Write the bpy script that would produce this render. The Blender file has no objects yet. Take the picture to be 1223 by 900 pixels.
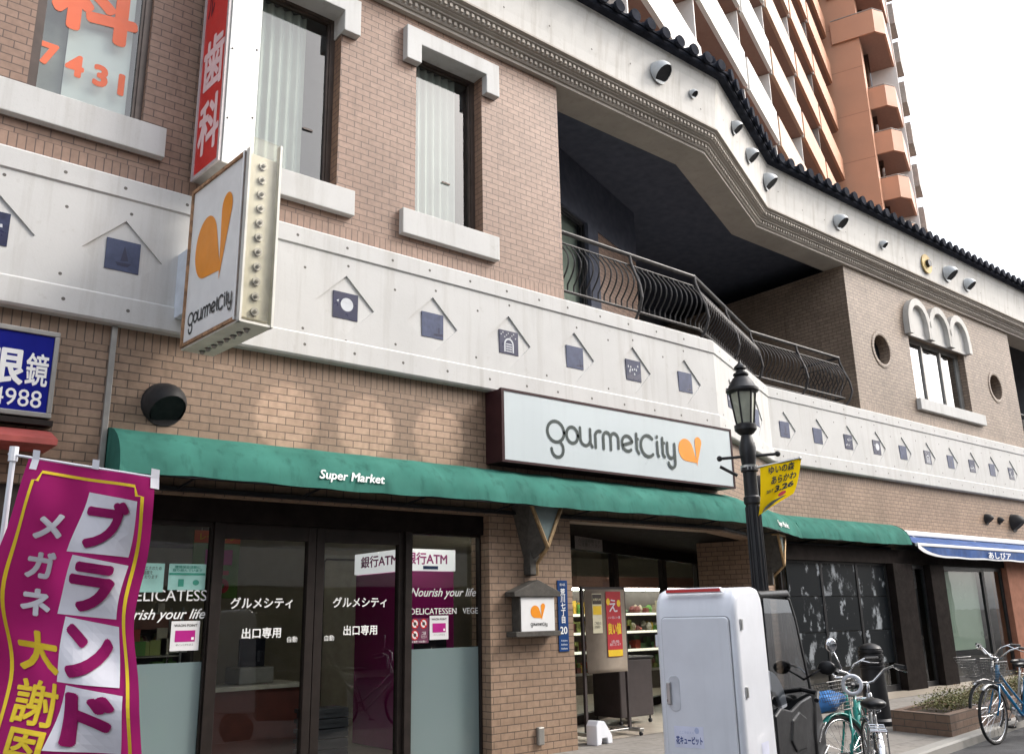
import bpy, bmesh, math, random
from mathutils import Matrix, Vector
random.seed(7)
R = math.radians
sc = bpy.context.scene
COL = sc.collection
PI = math.pi
# ------------------------------------------------------------------ camera, sky, sun, exposure
cam = bpy.data.objects.new('camera', bpy.data.cameras.new('camera'))
COL.objects.link(cam)
right, up, fwd = Vector((.77446, -.63230, -.02016)), Vector((-.15039, -.21498, .96497)), Vector((.61448, .74430, .26159))
cm = Matrix.Identity(4)
for i in range(3):
    cm[i][0], cm[i][1], cm[i][2] = right[i], up[i], -fwd[i]
cm[0][3], cm[1][3], cm[2][3] = 0, -8.0276, 1.6
cam.matrix_world = cm
cam.data.lens = 31.017
cam.data.sensor_width = 36
cam.data.clip_start = .05
cam.data.clip_end = 2000
sc.camera = cam
SUN_AZ, SUN_EL = 124, 40          # azimuth from +Y towards +X
sd = Vector((math.cos(R(SUN_EL)) * math.sin(R(SUN_AZ)), math.cos(R(SUN_EL)) * math.cos(R(SUN_AZ)), math.sin(R(SUN_EL))))
w = bpy.data.worlds.new('World'); sc.world = w; w.use_nodes = True
nt = w.node_tree; nt.nodes.clear()
sky = nt.nodes.new('ShaderNodeTexSky'); sky.sky_type = 'NISHITA'; sky.sun_disc = False
sky.sun_elevation = R(SUN_EL); sky.sun_rotation = R(SUN_AZ)
sky.air_density = 1.0; sky.dust_density = 6.0; sky.ozone_density = 1.0
hs = nt.nodes.new('ShaderNodeHueSaturation'); hs.inputs['Saturation'].default_value = .5
bg = nt.nodes.new('ShaderNodeBackground'); bg.inputs[1].default_value = .15
wo = nt.nodes.new('ShaderNodeOutputWorld')
hz = nt.nodes.new('ShaderNodeMix'); hz.data_type = 'RGBA'; hz.blend_type = 'ADD'; hz.inputs[0].default_value = 1   # milky haze over the clear sky
hz.inputs[7].default_value = (3.4, 3.6, 3.9, 1)
nt.links.new(sky.outputs[0], hs.inputs['Color']); nt.links.new(hs.outputs[0], hz.inputs[6]); nt.links.new(hz.outputs[2], bg.inputs[0]); nt.links.new(bg.outputs[0], wo.inputs[0])
sun = bpy.data.objects.new('sun', bpy.data.lights.new('sun', 'SUN')); COL.objects.link(sun)
sun.data.energy = .9; sun.data.angle = R(10); sun.data.color = (1, .95, .88)
sun.rotation_euler = sd.to_track_quat('Z', 'Y').to_euler()
sc.view_settings.view_transform = 'Standard'; sc.view_settings.look = 'None'
sc.view_settings.gamma = 1; sc.view_settings.use_curve_mapping = False
sc.view_settings.exposure = .76
sc.render.engine = 'CYCLES'
sc.cycles.max_bounces = 8; sc.cycles.transparent_max_bounces = 16
sc.cycles.use_denoising = True

# ------------------------------------------------------------------ materials
def newmat(name):
    m = bpy.data.materials.new(name); m.use_nodes = True
    n = m.node_tree; n.nodes.clear()
    out = n.nodes.new('ShaderNodeOutputMaterial')
    return m, n, out
def N(n, t, **kw):
    x = n.nodes.new(t)
    for k, v in kw.items():
        if k.startswith('i_'):
            x.inputs[k[2:].replace('_', ' ')].default_value = v
        else: setattr(x, k, v)
    return x
def c4(c): return (c[0], c[1], c[2], 1)
def mixc(n, fac, a, b, mode='MIX'):
    m = n.nodes.new('ShaderNodeMix'); m.data_type = 'RGBA'; m.blend_type = mode
    for s, v in ((m.inputs[0], fac), (m.inputs[6], a), (m.inputs[7], b)):
        if isinstance(v, (int, float)): s.default_value = v
        elif isinstance(v, tuple): s.default_value = c4(v)
        else: n.links.new(v, s)
    return m.outputs[2]
def ramp(n, src, lo, hi):
    r = N(n, 'ShaderNodeMapRange'); r.inputs[1].default_value = lo; r.inputs[2].default_value = hi
    n.links.new(src, r.inputs[0]); return r.outputs[0]
def noise(n, vec, scale, detail=4, rough=.55):
    t = N(n, 'ShaderNodeTexNoise'); t.inputs['Scale'].default_value = scale
    t.inputs['Detail'].default_value = detail; t.inputs['Roughness'].default_value = rough
    if vec is not None: n.links.new(vec, t.inputs['Vector'])
    return t.outputs[0]
def mapping(n, vec, scale):
    m = N(n, 'ShaderNodeMapping'); m.inputs['Scale'].default_value = scale; n.links.new(vec, m.inputs[0]); return m.outputs[0]
def bump(n, h, strength, dist=.01):
    b = N(n, 'ShaderNodeBump'); b.inputs['Strength'].default_value = strength; b.inputs['Distance'].default_value = dist
    n.links.new(h, b.inputs['Height']); return b.outputs[0]
MATS = {}
def pm(name, col, rough=.6, metal=0, var=.14, scale=6, bmp=0, bscale=60, emit=0, spec=None, streak=0, coat=0):
    if name in MATS: return MATS[name]
    m, n, out = newmat(name)
    p = N(n, 'ShaderNodeBsdfPrincipled'); n.links.new(p.outputs[0], out.inputs[0])
    g = N(n, 'ShaderNodeNewGeometry')
    nz = noise(n, g.outputs['Position'], scale)
    f = ramp(n, nz, .3, .7)
    a = tuple(max(0, c * (1 - var)) for c in col); b = tuple(min(1, c * (1 + var)) for c in col)
    co = mixc(n, f, a, b)
    if streak:
        sv = noise(n, mapping(n, g.outputs['Position'], (9, 9, .7)), 1.0, 5, .6)
        co = mixc(n, ramp(n, sv, .52, .8), co, tuple(c * (1 - streak) for c in col))
    n.links.new(co, p.inputs['Base Color'])
    p.inputs['Roughness'].default_value = rough; p.inputs['Metallic'].default_value = metal
    if spec is not None: p.inputs['Specular IOR Level'].default_value = spec
    if coat: p.inputs['Coat Weight'].default_value = coat; p.inputs['Coat Roughness'].default_value = .08
    rr = ramp(n, noise(n, g.outputs['Position'], scale * 2.3), .2, .8)
    mr = N(n, 'ShaderNodeMapRange'); mr.inputs[3].default_value = max(.02, rough * .8); mr.inputs[4].default_value = min(1, rough * 1.2)
    n.links.new(rr, mr.inputs[0]); n.links.new(mr.outputs[0], p.inputs['Roughness'])
    if bmp: n.links.new(bump(n, noise(n, g.outputs['Position'], bscale, 3), bmp), p.inputs['Normal'])
    if emit:
        n.links.new(co, p.inputs['Emission Color']); p.inputs['Emission Strength'].default_value = emit
    MATS[name] = m; return m
def brick(name, c1, c2, mort, bw=.19, rh=.0755, msz=.005, ghosts=(), rough=.55, soldier=(), vary=.5):
    m, n, out = newmat(name)
    p = N(n, 'ShaderNodeBsdfPrincipled'); n.links.new(p.outputs[0], out.inputs[0])
    uv = N(n, 'ShaderNodeUVMap'); uv.uv_map = 'UVMap'
    g = N(n, 'ShaderNodeNewGeometry')
    def bt(w_, h_, off):
        b = N(n, 'ShaderNodeTexBrick'); b.offset = off; b.squash = 1
        b.inputs['Color1'].default_value = c4(c1); b.inputs['Color2'].default_value = c4(c2); b.inputs['Mortar'].default_value = c4(mort)
        b.inputs['Scale'].default_value = 1; b.inputs['Mortar Size'].default_value = msz; b.inputs['Mortar Smooth'].default_value = .1
        b.inputs['Bias'].default_value = 0; b.inputs['Brick Width'].default_value = w_; b.inputs['Row Height'].default_value = h_
        n.links.new(uv.outputs[0], b.inputs['Vector']); return b
    b = bt(bw, rh, .5)
    col, fac = b.outputs['Color'], b.outputs['Fac']
    if soldier:
        s = bt(rh * .95, bw, 0.0)
        mp = N(n, 'ShaderNodeMapping'); mp.inputs['Location'].default_value = (0, -soldier[0][0], 0); n.links.new(uv.outputs[0], mp.inputs[0]); n.links.new(mp.outputs[0], s.inputs['Vector'])
        sep = N(n, 'ShaderNodeSeparateXYZ'); n.links.new(uv.outputs[0], sep.inputs[0])
        msk = None
        for z0, z1 in soldier:
            a = N(n, 'ShaderNodeMath', operation='GREATER_THAN'); a.inputs[1].default_value = z0
            c = N(n, 'ShaderNodeMath', operation='LESS_THAN'); c.inputs[1].default_value = z1
            n.links.new(sep.outputs[1], a.inputs[0]); n.links.new(sep.outputs[1], c.inputs[0])
            k = N(n, 'ShaderNodeMath', operation='MULTIPLY'); n.links.new(a.outputs[0], k.inputs[0]); n.links.new(c.outputs[0], k.inputs[1])
            if msk is None: msk = k.outputs[0]
            else:
                q = N(n, 'ShaderNodeMath', operation='MAXIMUM'); n.links.new(msk, q.inputs[0]); n.links.new(k.outputs[0], q.inputs[1]); msk = q.outputs[0]
        col = mixc(n, msk, col, s.outputs['Color'])
        mf = N(n, 'ShaderNodeMix'); n.links.new(msk, mf.inputs[0]); n.links.new(fac, mf.inputs[2]); n.links.new(s.outputs['Fac'], mf.inputs[3]); fac = mf.outputs[0]
    big = ramp(n, noise(n, g.outputs['Position'], .9, 5), .3, .75)
    col = mixc(n, big, col, mixc(n, 1.0, col, (.70, .68, .66), 'MULTIPLY'))
    fine = ramp(n, noise(n, g.outputs['Position'], 14, 4), .35, .7)
    col = mixc(n, fine, col, mixc(n, 1.0, col, (.78, .77, .76), 'MULTIPLY'))
    st = ramp(n, noise(n, mapping(n, g.outputs['Position'], (5, 5, .5)), 1.0, 5, .65), .56, .8)
    col = mixc(n, st, col, mixc(n, 1.0, col, (.58, .56, .54), 'MULTIPLY'))
    for (gx, gz, gr) in ghosts:          # pale marks left by letters that were taken down
        v = N(n, 'ShaderNodeVectorMath', operation='DISTANCE'); n.links.new(uv.outputs[0], v.inputs[0]); v.inputs[1].default_value = (gx, gz, 0)
        k = N(n, 'ShaderNodeMapRange'); k.inputs[1].default_value = gr; k.inputs[2].default_value = gr - .06; k.inputs[3].default_value = 0; k.inputs[4].default_value = .8
        n.links.new(v.outputs['Value'], k.inputs[0])
        col = mixc(n, k.outputs[0], col, mixc(n, 1.0, col, (1.7, 1.7, 1.72), 'MULTIPLY'))
    n.links.new(col, p.inputs['Base Color']); p.inputs['Roughness'].default_value = rough
    inv = N(n, 'ShaderNodeMath', operation='SUBTRACT'); inv.inputs[0].default_value = 1; n.links.new(fac, inv.inputs[1])
    n.links.new(bump(n, inv.outputs[0], .7, .006), p.inputs['Normal'])
    MATS[name] = m; return m
def concrete(name, col, dirt=(.62, .58, .52), streak=.5, rough=.75, var=.1):
    m, n, out = newmat(name)
    p = N(n, 'ShaderNodeBsdfPrincipled'); n.links.new(p.outputs[0], out.inputs[0])
    g = N(n, 'ShaderNodeNewGeometry'); P = g.outputs['Position']
    f = ramp(n, noise(n, P, 1.3, 6, .6), .3, .72)
    co = mixc(n, f, tuple(c * (1 - var) for c in col), col)
    st = ramp(n, noise(n, mapping(n, P, (7, 7, .45)), 1.0, 6, .65), .5, .85)
    stm = N(n, 'ShaderNodeMath', operation='MULTIPLY'); n.links.new(st, stm.inputs[0]); stm.inputs[1].default_value = streak
    co = mixc(n, stm.outputs[0], co, mixc(n, 1.0, co, dirt, 'MULTIPLY'))
    sp = ramp(n, noise(n, P, 40, 3, .7), .62, .8)
    co = mixc(n, sp, co, mixc(n, 1.0, co, (.82, .8, .78), 'MULTIPLY'))
    bl = ramp(n, noise(n, P, 4.5, 6, .7), .63, .78)
    co = mixc(n, bl, co, mixc(n, 1.0, co, (.82, .8, .77), 'MULTIPLY'))
    n.links.new(co, p.inputs['Base Color']); p.inputs['Roughness'].default_value = rough
    n.links.new(bump(n, noise(n, P, 30, 4, .7), .12), p.inputs['Normal'])
    MATS[name] = m; return m
def glass(name, tint=(.8, .86, .84), refl=1.0, rough=.0, base=.04):
    m, n, out = newmat(name)
    tr = N(n, 'ShaderNodeBsdfTransparent'); tr.inputs[0].default_value = c4(tint)
    gl = N(n, 'ShaderNodeBsdfGlossy'); gl.inputs['Roughness'].default_value = rough; gl.inputs[0].default_value = (refl, refl, refl, 1)
    lw = N(n, 'ShaderNodeLayerWeight'); fr = N(n, 'ShaderNodeMath', operation='POWER'); fr.inputs[1].default_value = 5; n.links.new(lw.outputs['Facing'], fr.inputs[0])
    ad = N(n, 'ShaderNodeMath', operation='MULTIPLY_ADD'); ad.inputs[1].default_value = .92 - base; ad.inputs[2].default_value = .06 + base; ad.use_clamp = True
    g = N(n, 'ShaderNodeNewGeometry')
    b = bump(n, noise(n, g.outputs['Position'], .9, 2), .04, .05)
    n.links.new(b, gl.inputs['Normal'])
    n.links.new(fr.outputs[0], ad.inputs[0])
    mx = N(n, 'ShaderNodeMixShader'); n.links.new(ad.outputs[0], mx.inputs[0]); n.links.new(tr.outputs[0], mx.inputs[1]); n.links.new(gl.outputs[0], mx.inputs[2])
    n.links.new(mx.outputs[0], out.inputs[0]); MATS[name] = m; return m
def frosted(name, col, through=.25):
    m, n, out = newmat(name)
    tr = N(n, 'ShaderNodeBsdfTransparent'); tr.inputs[0].default_value = (.8, .85, .85, 1)
    p = N(n, 'ShaderNodeBsdfPrincipled'); p.inputs['Base Color'].default_value = c4(col); p.inputs['Roughness'].default_value = .07
    mx = N(n, 'ShaderNodeMixShader'); mx.inputs[0].default_value = 1 - through
    n.links.new(tr.outputs[0], mx.inputs[1]); n.links.new(p.outputs[0], mx.inputs[2]); n.links.new(mx.outputs[0], out.inputs[0])
    MATS[name] = m; return m
def photo_mat(name, seed, lo, hi):
    """black and white blown-up street photograph: hard light and dark patches"""
    m, n, out = newmat(name)
    p = N(n, 'ShaderNodeBsdfPrincipled'); n.links.new(p.outputs[0], out.inputs[0])
    g = N(n, 'ShaderNodeNewGeometry')
    v = mapping(n, g.outputs['Position'], (2.2, 2.2, 1.6)); v.node.inputs['Location'].default_value = (seed * 3.7, seed, seed * 1.3)
    a = noise(n, v, 1.5, 10, .72)
    vo = N(n, 'ShaderNodeTexVoronoi'); vo.distance = 'CHEBYCHEV'; vo.inputs['Scale'].default_value = 2.2; n.links.new(v, vo.inputs['Vector'])
    s = N(n, 'ShaderNodeMath', operation='MULTIPLY_ADD'); s.inputs[1].default_value = -.25; n.links.new(vo.outputs['Distance'], s.inputs[0]); n.links.new(a, s.inputs[2])
    n.links.new(mixc(n, ramp(n, s.outputs[0], lo, hi), (.008, .010, .012), (.24, .26, .28)), p.inputs['Base Color'])
    p.inputs['Roughness'].default_value = .4; p.inputs['Specular IOR Level'].default_value = .08
    MATS[name] = m; return m

BR_LOW = brick('brick_lower', (.365, .250, .172), (.310, .208, .140), (.115, .08, .058), ghosts=((3.72, 3.55, .37), (4.62, 3.55, .37), (5.55, 3.55, .37)), soldier=((3.985, 4.175),))
BR_UP = brick('brick_upper', (.345, .220, .158), (.300, .187, .132), (.125, .08, .062), soldier=((5.575, 5.765),))
BR_WING = brick('brick_wing', (.345, .265, .20), (.28, .212, .16), (.115, .085, .066), soldier=((5.575, 5.765),))
BR_PLANT = brick('brick_planter', (.24, .16, .115), (.20, .13, .095), (.11, .09, .075), bw=.3, rh=.085, msz=.006)
CONC = concrete('white_concrete', (.55, .545, .53), dirt=(.6, .565, .51), streak=.6, var=.12)
CONC2 = concrete('fascia_concrete', (.54, .522, .49), dirt=(.56, .51, .44), streak=.85, var=.14)
CORN = concrete('cornice_stone', (.40, .355, .305), streak=.5, var=.2)
SOFF = concrete('soffit_concrete', (.56, .54, .51), streak=.1)
TILE = pm('roof_tile', (.022, .024, .032), .9, var=.4, scale=5, spec=.04)
BRONZE = pm('bronze_frame', (.075, .055, .045), .38, .35, var=.2)
DARKBROWN = pm('dark_brown_frame', (.020, .015, .013), .5, 0, var=.25, spec=.2)
GREYAL = pm('grey_aluminium', (.30, .29, .27), .4, .5)
BLACK = pm('black_metal', (.014, .014, .016), .42, .0, var=.3, spec=.35)
BALCSHADE = pm('balcony_shade', (.095, .102, .13), .95, spec=.05)  # shade of the covered balcony put into the ceiling and beam colour
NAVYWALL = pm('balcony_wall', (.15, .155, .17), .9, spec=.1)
GLASS = glass('clear_glass', (.72, .78, .76))
GLASSD = glass('dark_glass', (.70, .74, .72), base=.0)
GLASSU = glass('upper_window_glass', (.74, .80, .77), base=.03)
GLASSM = glass('mirror_window_glass', (.2, .22, .24), base=.28)
FROST = frosted('frosted_film', (.20, .265, .265), .16)
WHITE = pm('white_paint', (.72, .72, .72), .4, var=.03)
WHITE2 = pm('white_plastic', (.70, .72, .77), .33, var=.045, scale=4, coat=.25, streak=.10)
WLET = pm('white_lettering', (.85, .85, .83), .5, var=.02)
BLETT = pm('black_lettering', (.02, .022, .022), .5, var=.05)
CURT = pm('white_curtain', (.46, .47, .44), .9, var=.06, scale=3)
GREENAW = pm('green_awning_cloth', (.042, .150, .120), .85, var=.22, scale=2.2, bmp=.12, bscale=300, streak=.45, spec=.06)
BLUEAW = pm('blue_awning_cloth', (.016, .062, .21), .6, var=.3, scale=3, spec=.2)
REDAW = pm('red_awning_cloth', (.32, .06, .05), .6, var=.2)
SIGNW = pm('sign_face', (.50, .555, .57), .32, var=.04, scale=.8, streak=.06)
SIGNWW = pm('sign_face_white', (.72, .73, .72), .35, var=.05)
MAROON = pm('maroon_metal', (.035, .012, .014), .45, var=.2, spec=.2)
ORANGE = pm('orange_sign', (.75, .26, .01), .4, var=.04)
ORANGE2 = pm('orange_film', (.75, .14, .05), .5, var=.05)
REDSIGN = pm('red_sign_face', (.55, .022, .018), .4, var=.08)
PINKW = pm('pale_pink_letter', (.75, .55, .55), .5, var=.05)
BLUESIGN = pm('blue_sign_face', (.006, .010, .20), .5, var=.1, spec=.1)
NAVYPL = pm('navy_plate', (.010, .045, .16), .5, var=.1, spec=.15)
SALMON = pm('salmon_wall', (.26, .12, .08), .8, spec=.1)
PICT = pm('picture_tile_blue', (.055, .068, .125), .4, var=.2, scale=12, spec=.25)
PICTD = pm('picture_navy', (.012, .014, .05), .3, var=.2)
PICTM = pm('picture_tile_dark', (.028, .034, .075), .4, var=.3, scale=14, spec=.25)
PICTW = pm('picture_white', (.5, .52, .55), .3)
HOLE = pm('dark_hole', (.12, .11, .10), .9)
HOOD = pm('hood_white', (.50, .52, .53), .45, var=.1, streak=.2)
HOODD = pm('hood_dark', (.028, .026, .026), .6, var=.3, spec=.2)
BLACKV = pm('black_void', (.008, .008, .01), .9)
YELLOWP = pm('yellow_plate', (.50, .36, .14), .6)
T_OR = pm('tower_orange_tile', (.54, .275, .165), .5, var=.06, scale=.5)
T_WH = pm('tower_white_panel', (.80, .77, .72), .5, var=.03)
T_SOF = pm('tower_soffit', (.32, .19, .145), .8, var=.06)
T_GR = pm('tower_grey', (.33, .30, .27), .6)
T_GL = glass('tower_glass', (.12, .12, .13), base=.12)
ASPH = pm('asphalt', (.055, .055, .058), .9, var=.25, scale=3, bmp=.5, bscale=120)
PAVE = brick('paving', (.29, .27, .245), (.26, .245, .225), (.15, .14, .13), bw=.6, rh=.6, msz=.006, rough=.85)
KERB = concrete('kerb_stone', (.30, .29, .27), streak=.2)
def cloth(name, col, tr=.45, var=.05):
    m = pm(name, col, .8, var=var, bmp=.08, bscale=350, spec=.1); n = m.node_tree
    pr = [x for x in n.nodes if x.type == 'BSDF_PRINCIPLED'][0]; out = [x for x in n.nodes if x.type == 'OUTPUT_MATERIAL'][0]
    t = N(n, 'ShaderNodeBsdfTranslucent'); t.inputs[0].default_value = c4(col); mx = N(n, 'ShaderNodeMixShader'); mx.inputs[0].default_value = tr
    n.links.new(pr.outputs[0], mx.inputs[1]); n.links.new(t.outputs[0], mx.inputs[2]); n.links.new(mx.outputs[0], out.inputs[0]); return m
MAG = cloth('magenta_cloth', (.40, .02, .16), .4)
CLOTHW = pm('white_cloth', (.68, .67, .72), .75, var=.03)
CLOTHY = pm('yellow_cloth_print', (.78, .56, .02), .75, var=.03)
FLAGY = cloth('yellow_flag_cloth', (.95, .66, .01), .5)
CHROME = pm('chrome', (.62, .62, .63), .16, 1, var=.03)
STEEL = pm('brushed_steel', (.45, .45, .44), .3, 1)
RUBBER = pm('black_rubber', (.014, .014, .015), .7)
BLUEBIKE = pm('blue_bike_paint', (.01, .16, .34), .25, var=.05, coat=.5)
TEAL = pm('teal_bike_paint', (.02, .28, .24), .25, var=.05, coat=.5)
SILVER = pm('silver_paint', (.50, .50, .50), .25, .6, var=.05)
BLACKPL = pm('black_plastic', (.012, .012, .013), .35, var=.2, spec=.35)
REDREF = pm('red_reflector', (.55, .02, .02), .2)
BLUEBAG = pm('blue_bag', (.05, .20, .50), .6)
LAMPGL = pm('lamp_panel', (.33, .34, .27), .25, var=.15)
WEATHER = pm('weathered_wood_metal', (.06, .054, .046), .75, var=.35, scale=14)
BRASS = pm('worn_brass', (.34, .23, .12), .45, .5, var=.3, scale=20)
LANTGL = pm('lantern_glass', (.16, .21, .21), .2)
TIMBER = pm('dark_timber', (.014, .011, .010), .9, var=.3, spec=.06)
PURPLE = pm('atm_purple', (.42, .015, .21), .35, var=.05)
BOARDBR = pm('brown_board', (.22, .18, .14), .8, var=.12)
REDPOST = pm('red_poster', (.42, .02, .03), .5)
YELPOST = pm('yellow_print', (.75, .5, .02), .5)
TEALPOST = pm('pale_teal_poster', (.28, .52, .47), .6)
STORE = pm('store_wall', (.36, .33, .26), .8, var=.06)
STOREC = pm('store_ceiling', (.55, .52, .42), .8)
STOREF = pm('store_floor', (.38, .33, .27), .35)
TUBE = pm('lit_tube', (1, .96, .85), .5, var=0, emit=22)
RAILGLOW = pm('glowing_rail', (1, .93, .75), .5, var=0, emit=1.0)  # glow put into the price rails so the shelves look lit
SOIL = pm('soil', (.06, .045, .03), .95)
LEAF = pm('planter_leaf', (.13, .13, .035), .6, var=.45, scale=20)
LEAF2 = pm('planter_leaf_red', (.17, .11, .05), .6, var=.35, scale=20)
PALEGR = pm('pale_green_panel', (.27, .34, .28), .3, var=.12, scale=.6)
GREENCL = pm('dark_green_panel', (.03, .20, .13), .6)
BROWNCT = pm('counter_maroon', (.12, .03, .022), .45)
OPPW = pm('opposite_wall', (.38, .37, .35), .8, var=.1)
OPPD = pm('opposite_window', (.05, .055, .06), .2)
BASKET = pm('basket_wire', (.14, .14, .14), .4, .6)
NOTICE = pm('notice_dark', (.05, .038, .033), .7)
CARTB = pm('dark_cart', (.045, .035, .035), .5)

# ------------------------------------------------------------------ mesh helpers
class MB:
    def __init__(s): s.v = []; s.f = []
    def quad(s, *p):
        b = len(s.v); s.v += [Vector(q) for q in p]; s.f.append(tuple(range(b, b + len(p))))
    def box(s, x0, x1, y0, y1, z0, z1, M=None):
        b = len(s.v)
        for x in (x0, x1):
            for y in (y0, y1):
                for z in (z0, z1):
                    q = Vector((x, y, z)); s.v.append(M @ q if M else q)
        for f in ((0, 1, 3, 2), (4, 6, 7, 5), (0, 4, 5, 1), (2, 3, 7, 6), (0, 2, 6, 4), (1, 5, 7, 3)):
            s.f.append(tuple(b + i for i in f))
        return s
    def tube(s, pts, r, n=8, closed=False, caps=True):
        pts = [Vector(p) for p in pts]; L = len(pts); rs = r if isinstance(r, (list, tuple)) else [r] * L
        b = len(s.v); prev = None
        for i, p in enumerate(pts):
            if closed: t = pts[(i + 1) % L] - pts[i - 1]
            else: t = pts[min(i + 1, L - 1)] - pts[max(i - 1, 0)]
            t = t.normalized() if t.length > 1e-9 else Vector((0, 0, 1))
            if prev is None:
                a = Vector((0, 0, 1)) if abs(t.z) < .9 else Vector((1, 0, 0))
                u = t.cross(a).normalized()
            else:
                u = (prev - t * prev.dot(t)); u = u.normalized() if u.length > 1e-6 else t.orthogonal().normalized()
            prev = u; vv = t.cross(u)
            for k in range(n):
                a = 2 * PI * k / n
                s.v.append(p + (u * math.cos(a) + vv * math.sin(a)) * rs[i])
        m = L if closed else L - 1
        for i in range(m):
            j = (i + 1) % L
            for k in range(n):
                k2 = (k + 1) % n
                s.f.append((b + i * n + k, b + i * n + k2, b + j * n + k2, b + j * n + k))
        if caps and not closed:
            s.f.append(tuple(b + k for k in reversed(range(n)))); s.f.append(tuple(b + (L - 1) * n + k for k in range(n)))
        return s
    def lathe(s, c, prof, n=20, axis=None):
        """prof: (radius, height) along +Z from c (or matrix axis)"""
        b = len(s.v)
        for r, h in prof:
            for k in range(n):
                a = 2 * PI * k / n
                q = Vector((r * math.cos(a), r * math.sin(a), h)); s.v.append((axis @ q if axis else q) + Vector(c))
        for i in range(len(prof) - 1):
            for k in range(n):
                k2 = (k + 1) % n
                s.f.append((b + i * n + k, b + i * n + k2, b + (i + 1) * n + k2, b + (i + 1) * n + k))
        s.f.append(tuple(b + k for k in reversed(range(n)))); s.f.append(tuple(b + (len(prof) - 1) * n + k for k in range(n)))
        return s
    def prism(s, poly, t, M):
        """2D polygon in the local XY plane of M, from local z 0 to t"""
        b = len(s.v); n = len(poly)
        for z in (0, t):
            for x, y in poly: s.v.append(M @ Vector((x, y, z)))
        s.f.append(tuple(b + i for i in reversed(range(n)))); s.f.append(tuple(b + n + i for i in range(n)))
        for i in range(n):
            j = (i + 1) % n
            s.f.append((b + i, b + j, b + n + j, b + n + i))
        return s
    def flat(s, poly, M, z=0):
        b = len(s.v)
        for x, y in poly: s.v.append(M @ Vector((x, y, z)))
        s.f.append(tuple(range(b, b + len(poly)))); return s
    def sphere(s, c, r, n=14, sq=(1, 1, 1)):
        b = len(s.v); c = Vector(c); m = n // 2
        for i in range(m + 1):
            th = PI * i / m
            for k in range(n):
                a = 2 * PI * k / n
                s.v.append(c + Vector((r * math.sin(th) * math.cos(a) * sq[0], r * math.sin(th) * math.sin(a) * sq[1], r * math.cos(th) * sq[2])))
        for i in range(m):
            for k in range(n):
                k2 = (k + 1) % n
                s.f.append((b + i * n + k, b + (i + 1) * n + k, b + (i + 1) * n + k2, b + i * n + k2))
        return s
    def sweep(s, prof, path, closed=False):
        """profile of (outward d, z) along a plan path of XY points, mitred"""
        P = [Vector(p) for p in path]; L = len(P); offs = []
        for i in range(L):
            ns = []
            if i > 0: t = (P[i] - P[i - 1]).normalized(); ns.append(Vector((t.y, -t.x)))
            if i < L - 1: t = (P[i + 1] - P[i]).normalized(); ns.append(Vector((t.y, -t.x)))
            offs.append(ns[0] if len(ns) == 1 else (ns[0] + ns[1]) / (1 + ns[0].dot(ns[1])))
        b = len(s.v); n = len(prof)
        for i in range(L):
            for d, z in prof:
                q = P[i] + offs[i] * d; s.v.append(Vector((q.x, q.y, z)))
        for i in range(L - 1):
            for k in range(n if closed else n - 1):
                k2 = (k + 1) % n
                s.f.append((b + i * n + k, b + (i + 1) * n + k, b + (i + 1) * n + k2, b + i * n + k2))
        if closed:
            s.f.append(tuple(b + k for k in range(n))); s.f.append(tuple(b + (L - 1) * n + k for k in reversed(range(n))))
        return s
    def mesh(s, me, M=None):
        b = len(s.v)
        for q in me.vertices: s.v.append(M @ q.co if M else q.co.copy())
        for p in me.polygons: s.f.append(tuple(b + i for i in p.vertices))
        return s
    def build(s, name, mat, parent=None, smooth=False, bevel=0, local=False, merge=False, solid=0, segs=2, auto=None):
        me = bpy.data.meshes.new(name)
        me.from_pydata([tuple(q) for q in s.v], [], s.f); me.update()
        bm = bmesh.new(); bm.from_mesh(me)
        if merge: bmesh.ops.remove_doubles(bm, verts=bm.verts, dist=1e-4)
        if merge: bmesh.ops.recalc_face_normals(bm, faces=bm.faces)
        uv = bm.loops.layers.uv.new('UVMap'); bm.normal_update()
        for f in bm.faces:
            nn = f.normal
            if abs(nn.z) > .75:
                for l in f.loops: l[uv].uv = (l.vert.co.x, l.vert.co.y)
            else:
                t = Vector((-nn.y, nn.x, 0)); t = t.normalized() if t.length > 1e-6 else Vector((1, 0, 0))
                for l in f.loops: l[uv].uv = (l.vert.co.dot(t), l.vert.co.z)
            f.smooth = smooth
        bm.to_mesh(me); bm.free()
        me.materials.append(mat)
        o = bpy.data.objects.new(name, me); COL.objects.link(o)
        if parent is not None:
            o.parent = parent
            if not local and parent.type == 'EMPTY': o.matrix_parent_inverse = Matrix(parent['_m']).inverted() if '_m' in parent else parent.matrix_basis.inverted()
        if solid:
            md = o.modifiers.new('solid', 'SOLIDIFY'); md.thickness = solid; md.offset = 0
        if bevel:
            md = o.modifiers.new('bevel', 'BEVEL'); md.width = bevel; md.segments = segs; md.limit_method = 'ANGLE'; md.angle_limit = R(40)
            md.harden_normals = False
        if auto:
            for p in me.polygons: p.use_smooth = True
            me.set_sharp_from_angle(angle=R(auto))
        return o
def thing(name, label, cat, loc=(0, 0, 0), rz=0, group=None):
    o = bpy.data.objects.new(name, None); COL.objects.link(o)
    o.location = loc; o.rotation_euler = (0, 0, rz); o.empty_display_size = .2
    o['label'] = label; o['category'] = cat
    if group: o['group'] = group
    o.matrix_basis = Matrix.Translation(loc) @ Matrix.Rotation(rz, 4, 'Z')
    return o
def tag(o, label, cat, group=None, kind=None):
    o['label'] = label; o['category'] = cat
    if group: o['group'] = group
    if kind: o['kind'] = kind
    return o
def struct(o, kind='structure'):
    o['kind'] = kind; return o
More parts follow.
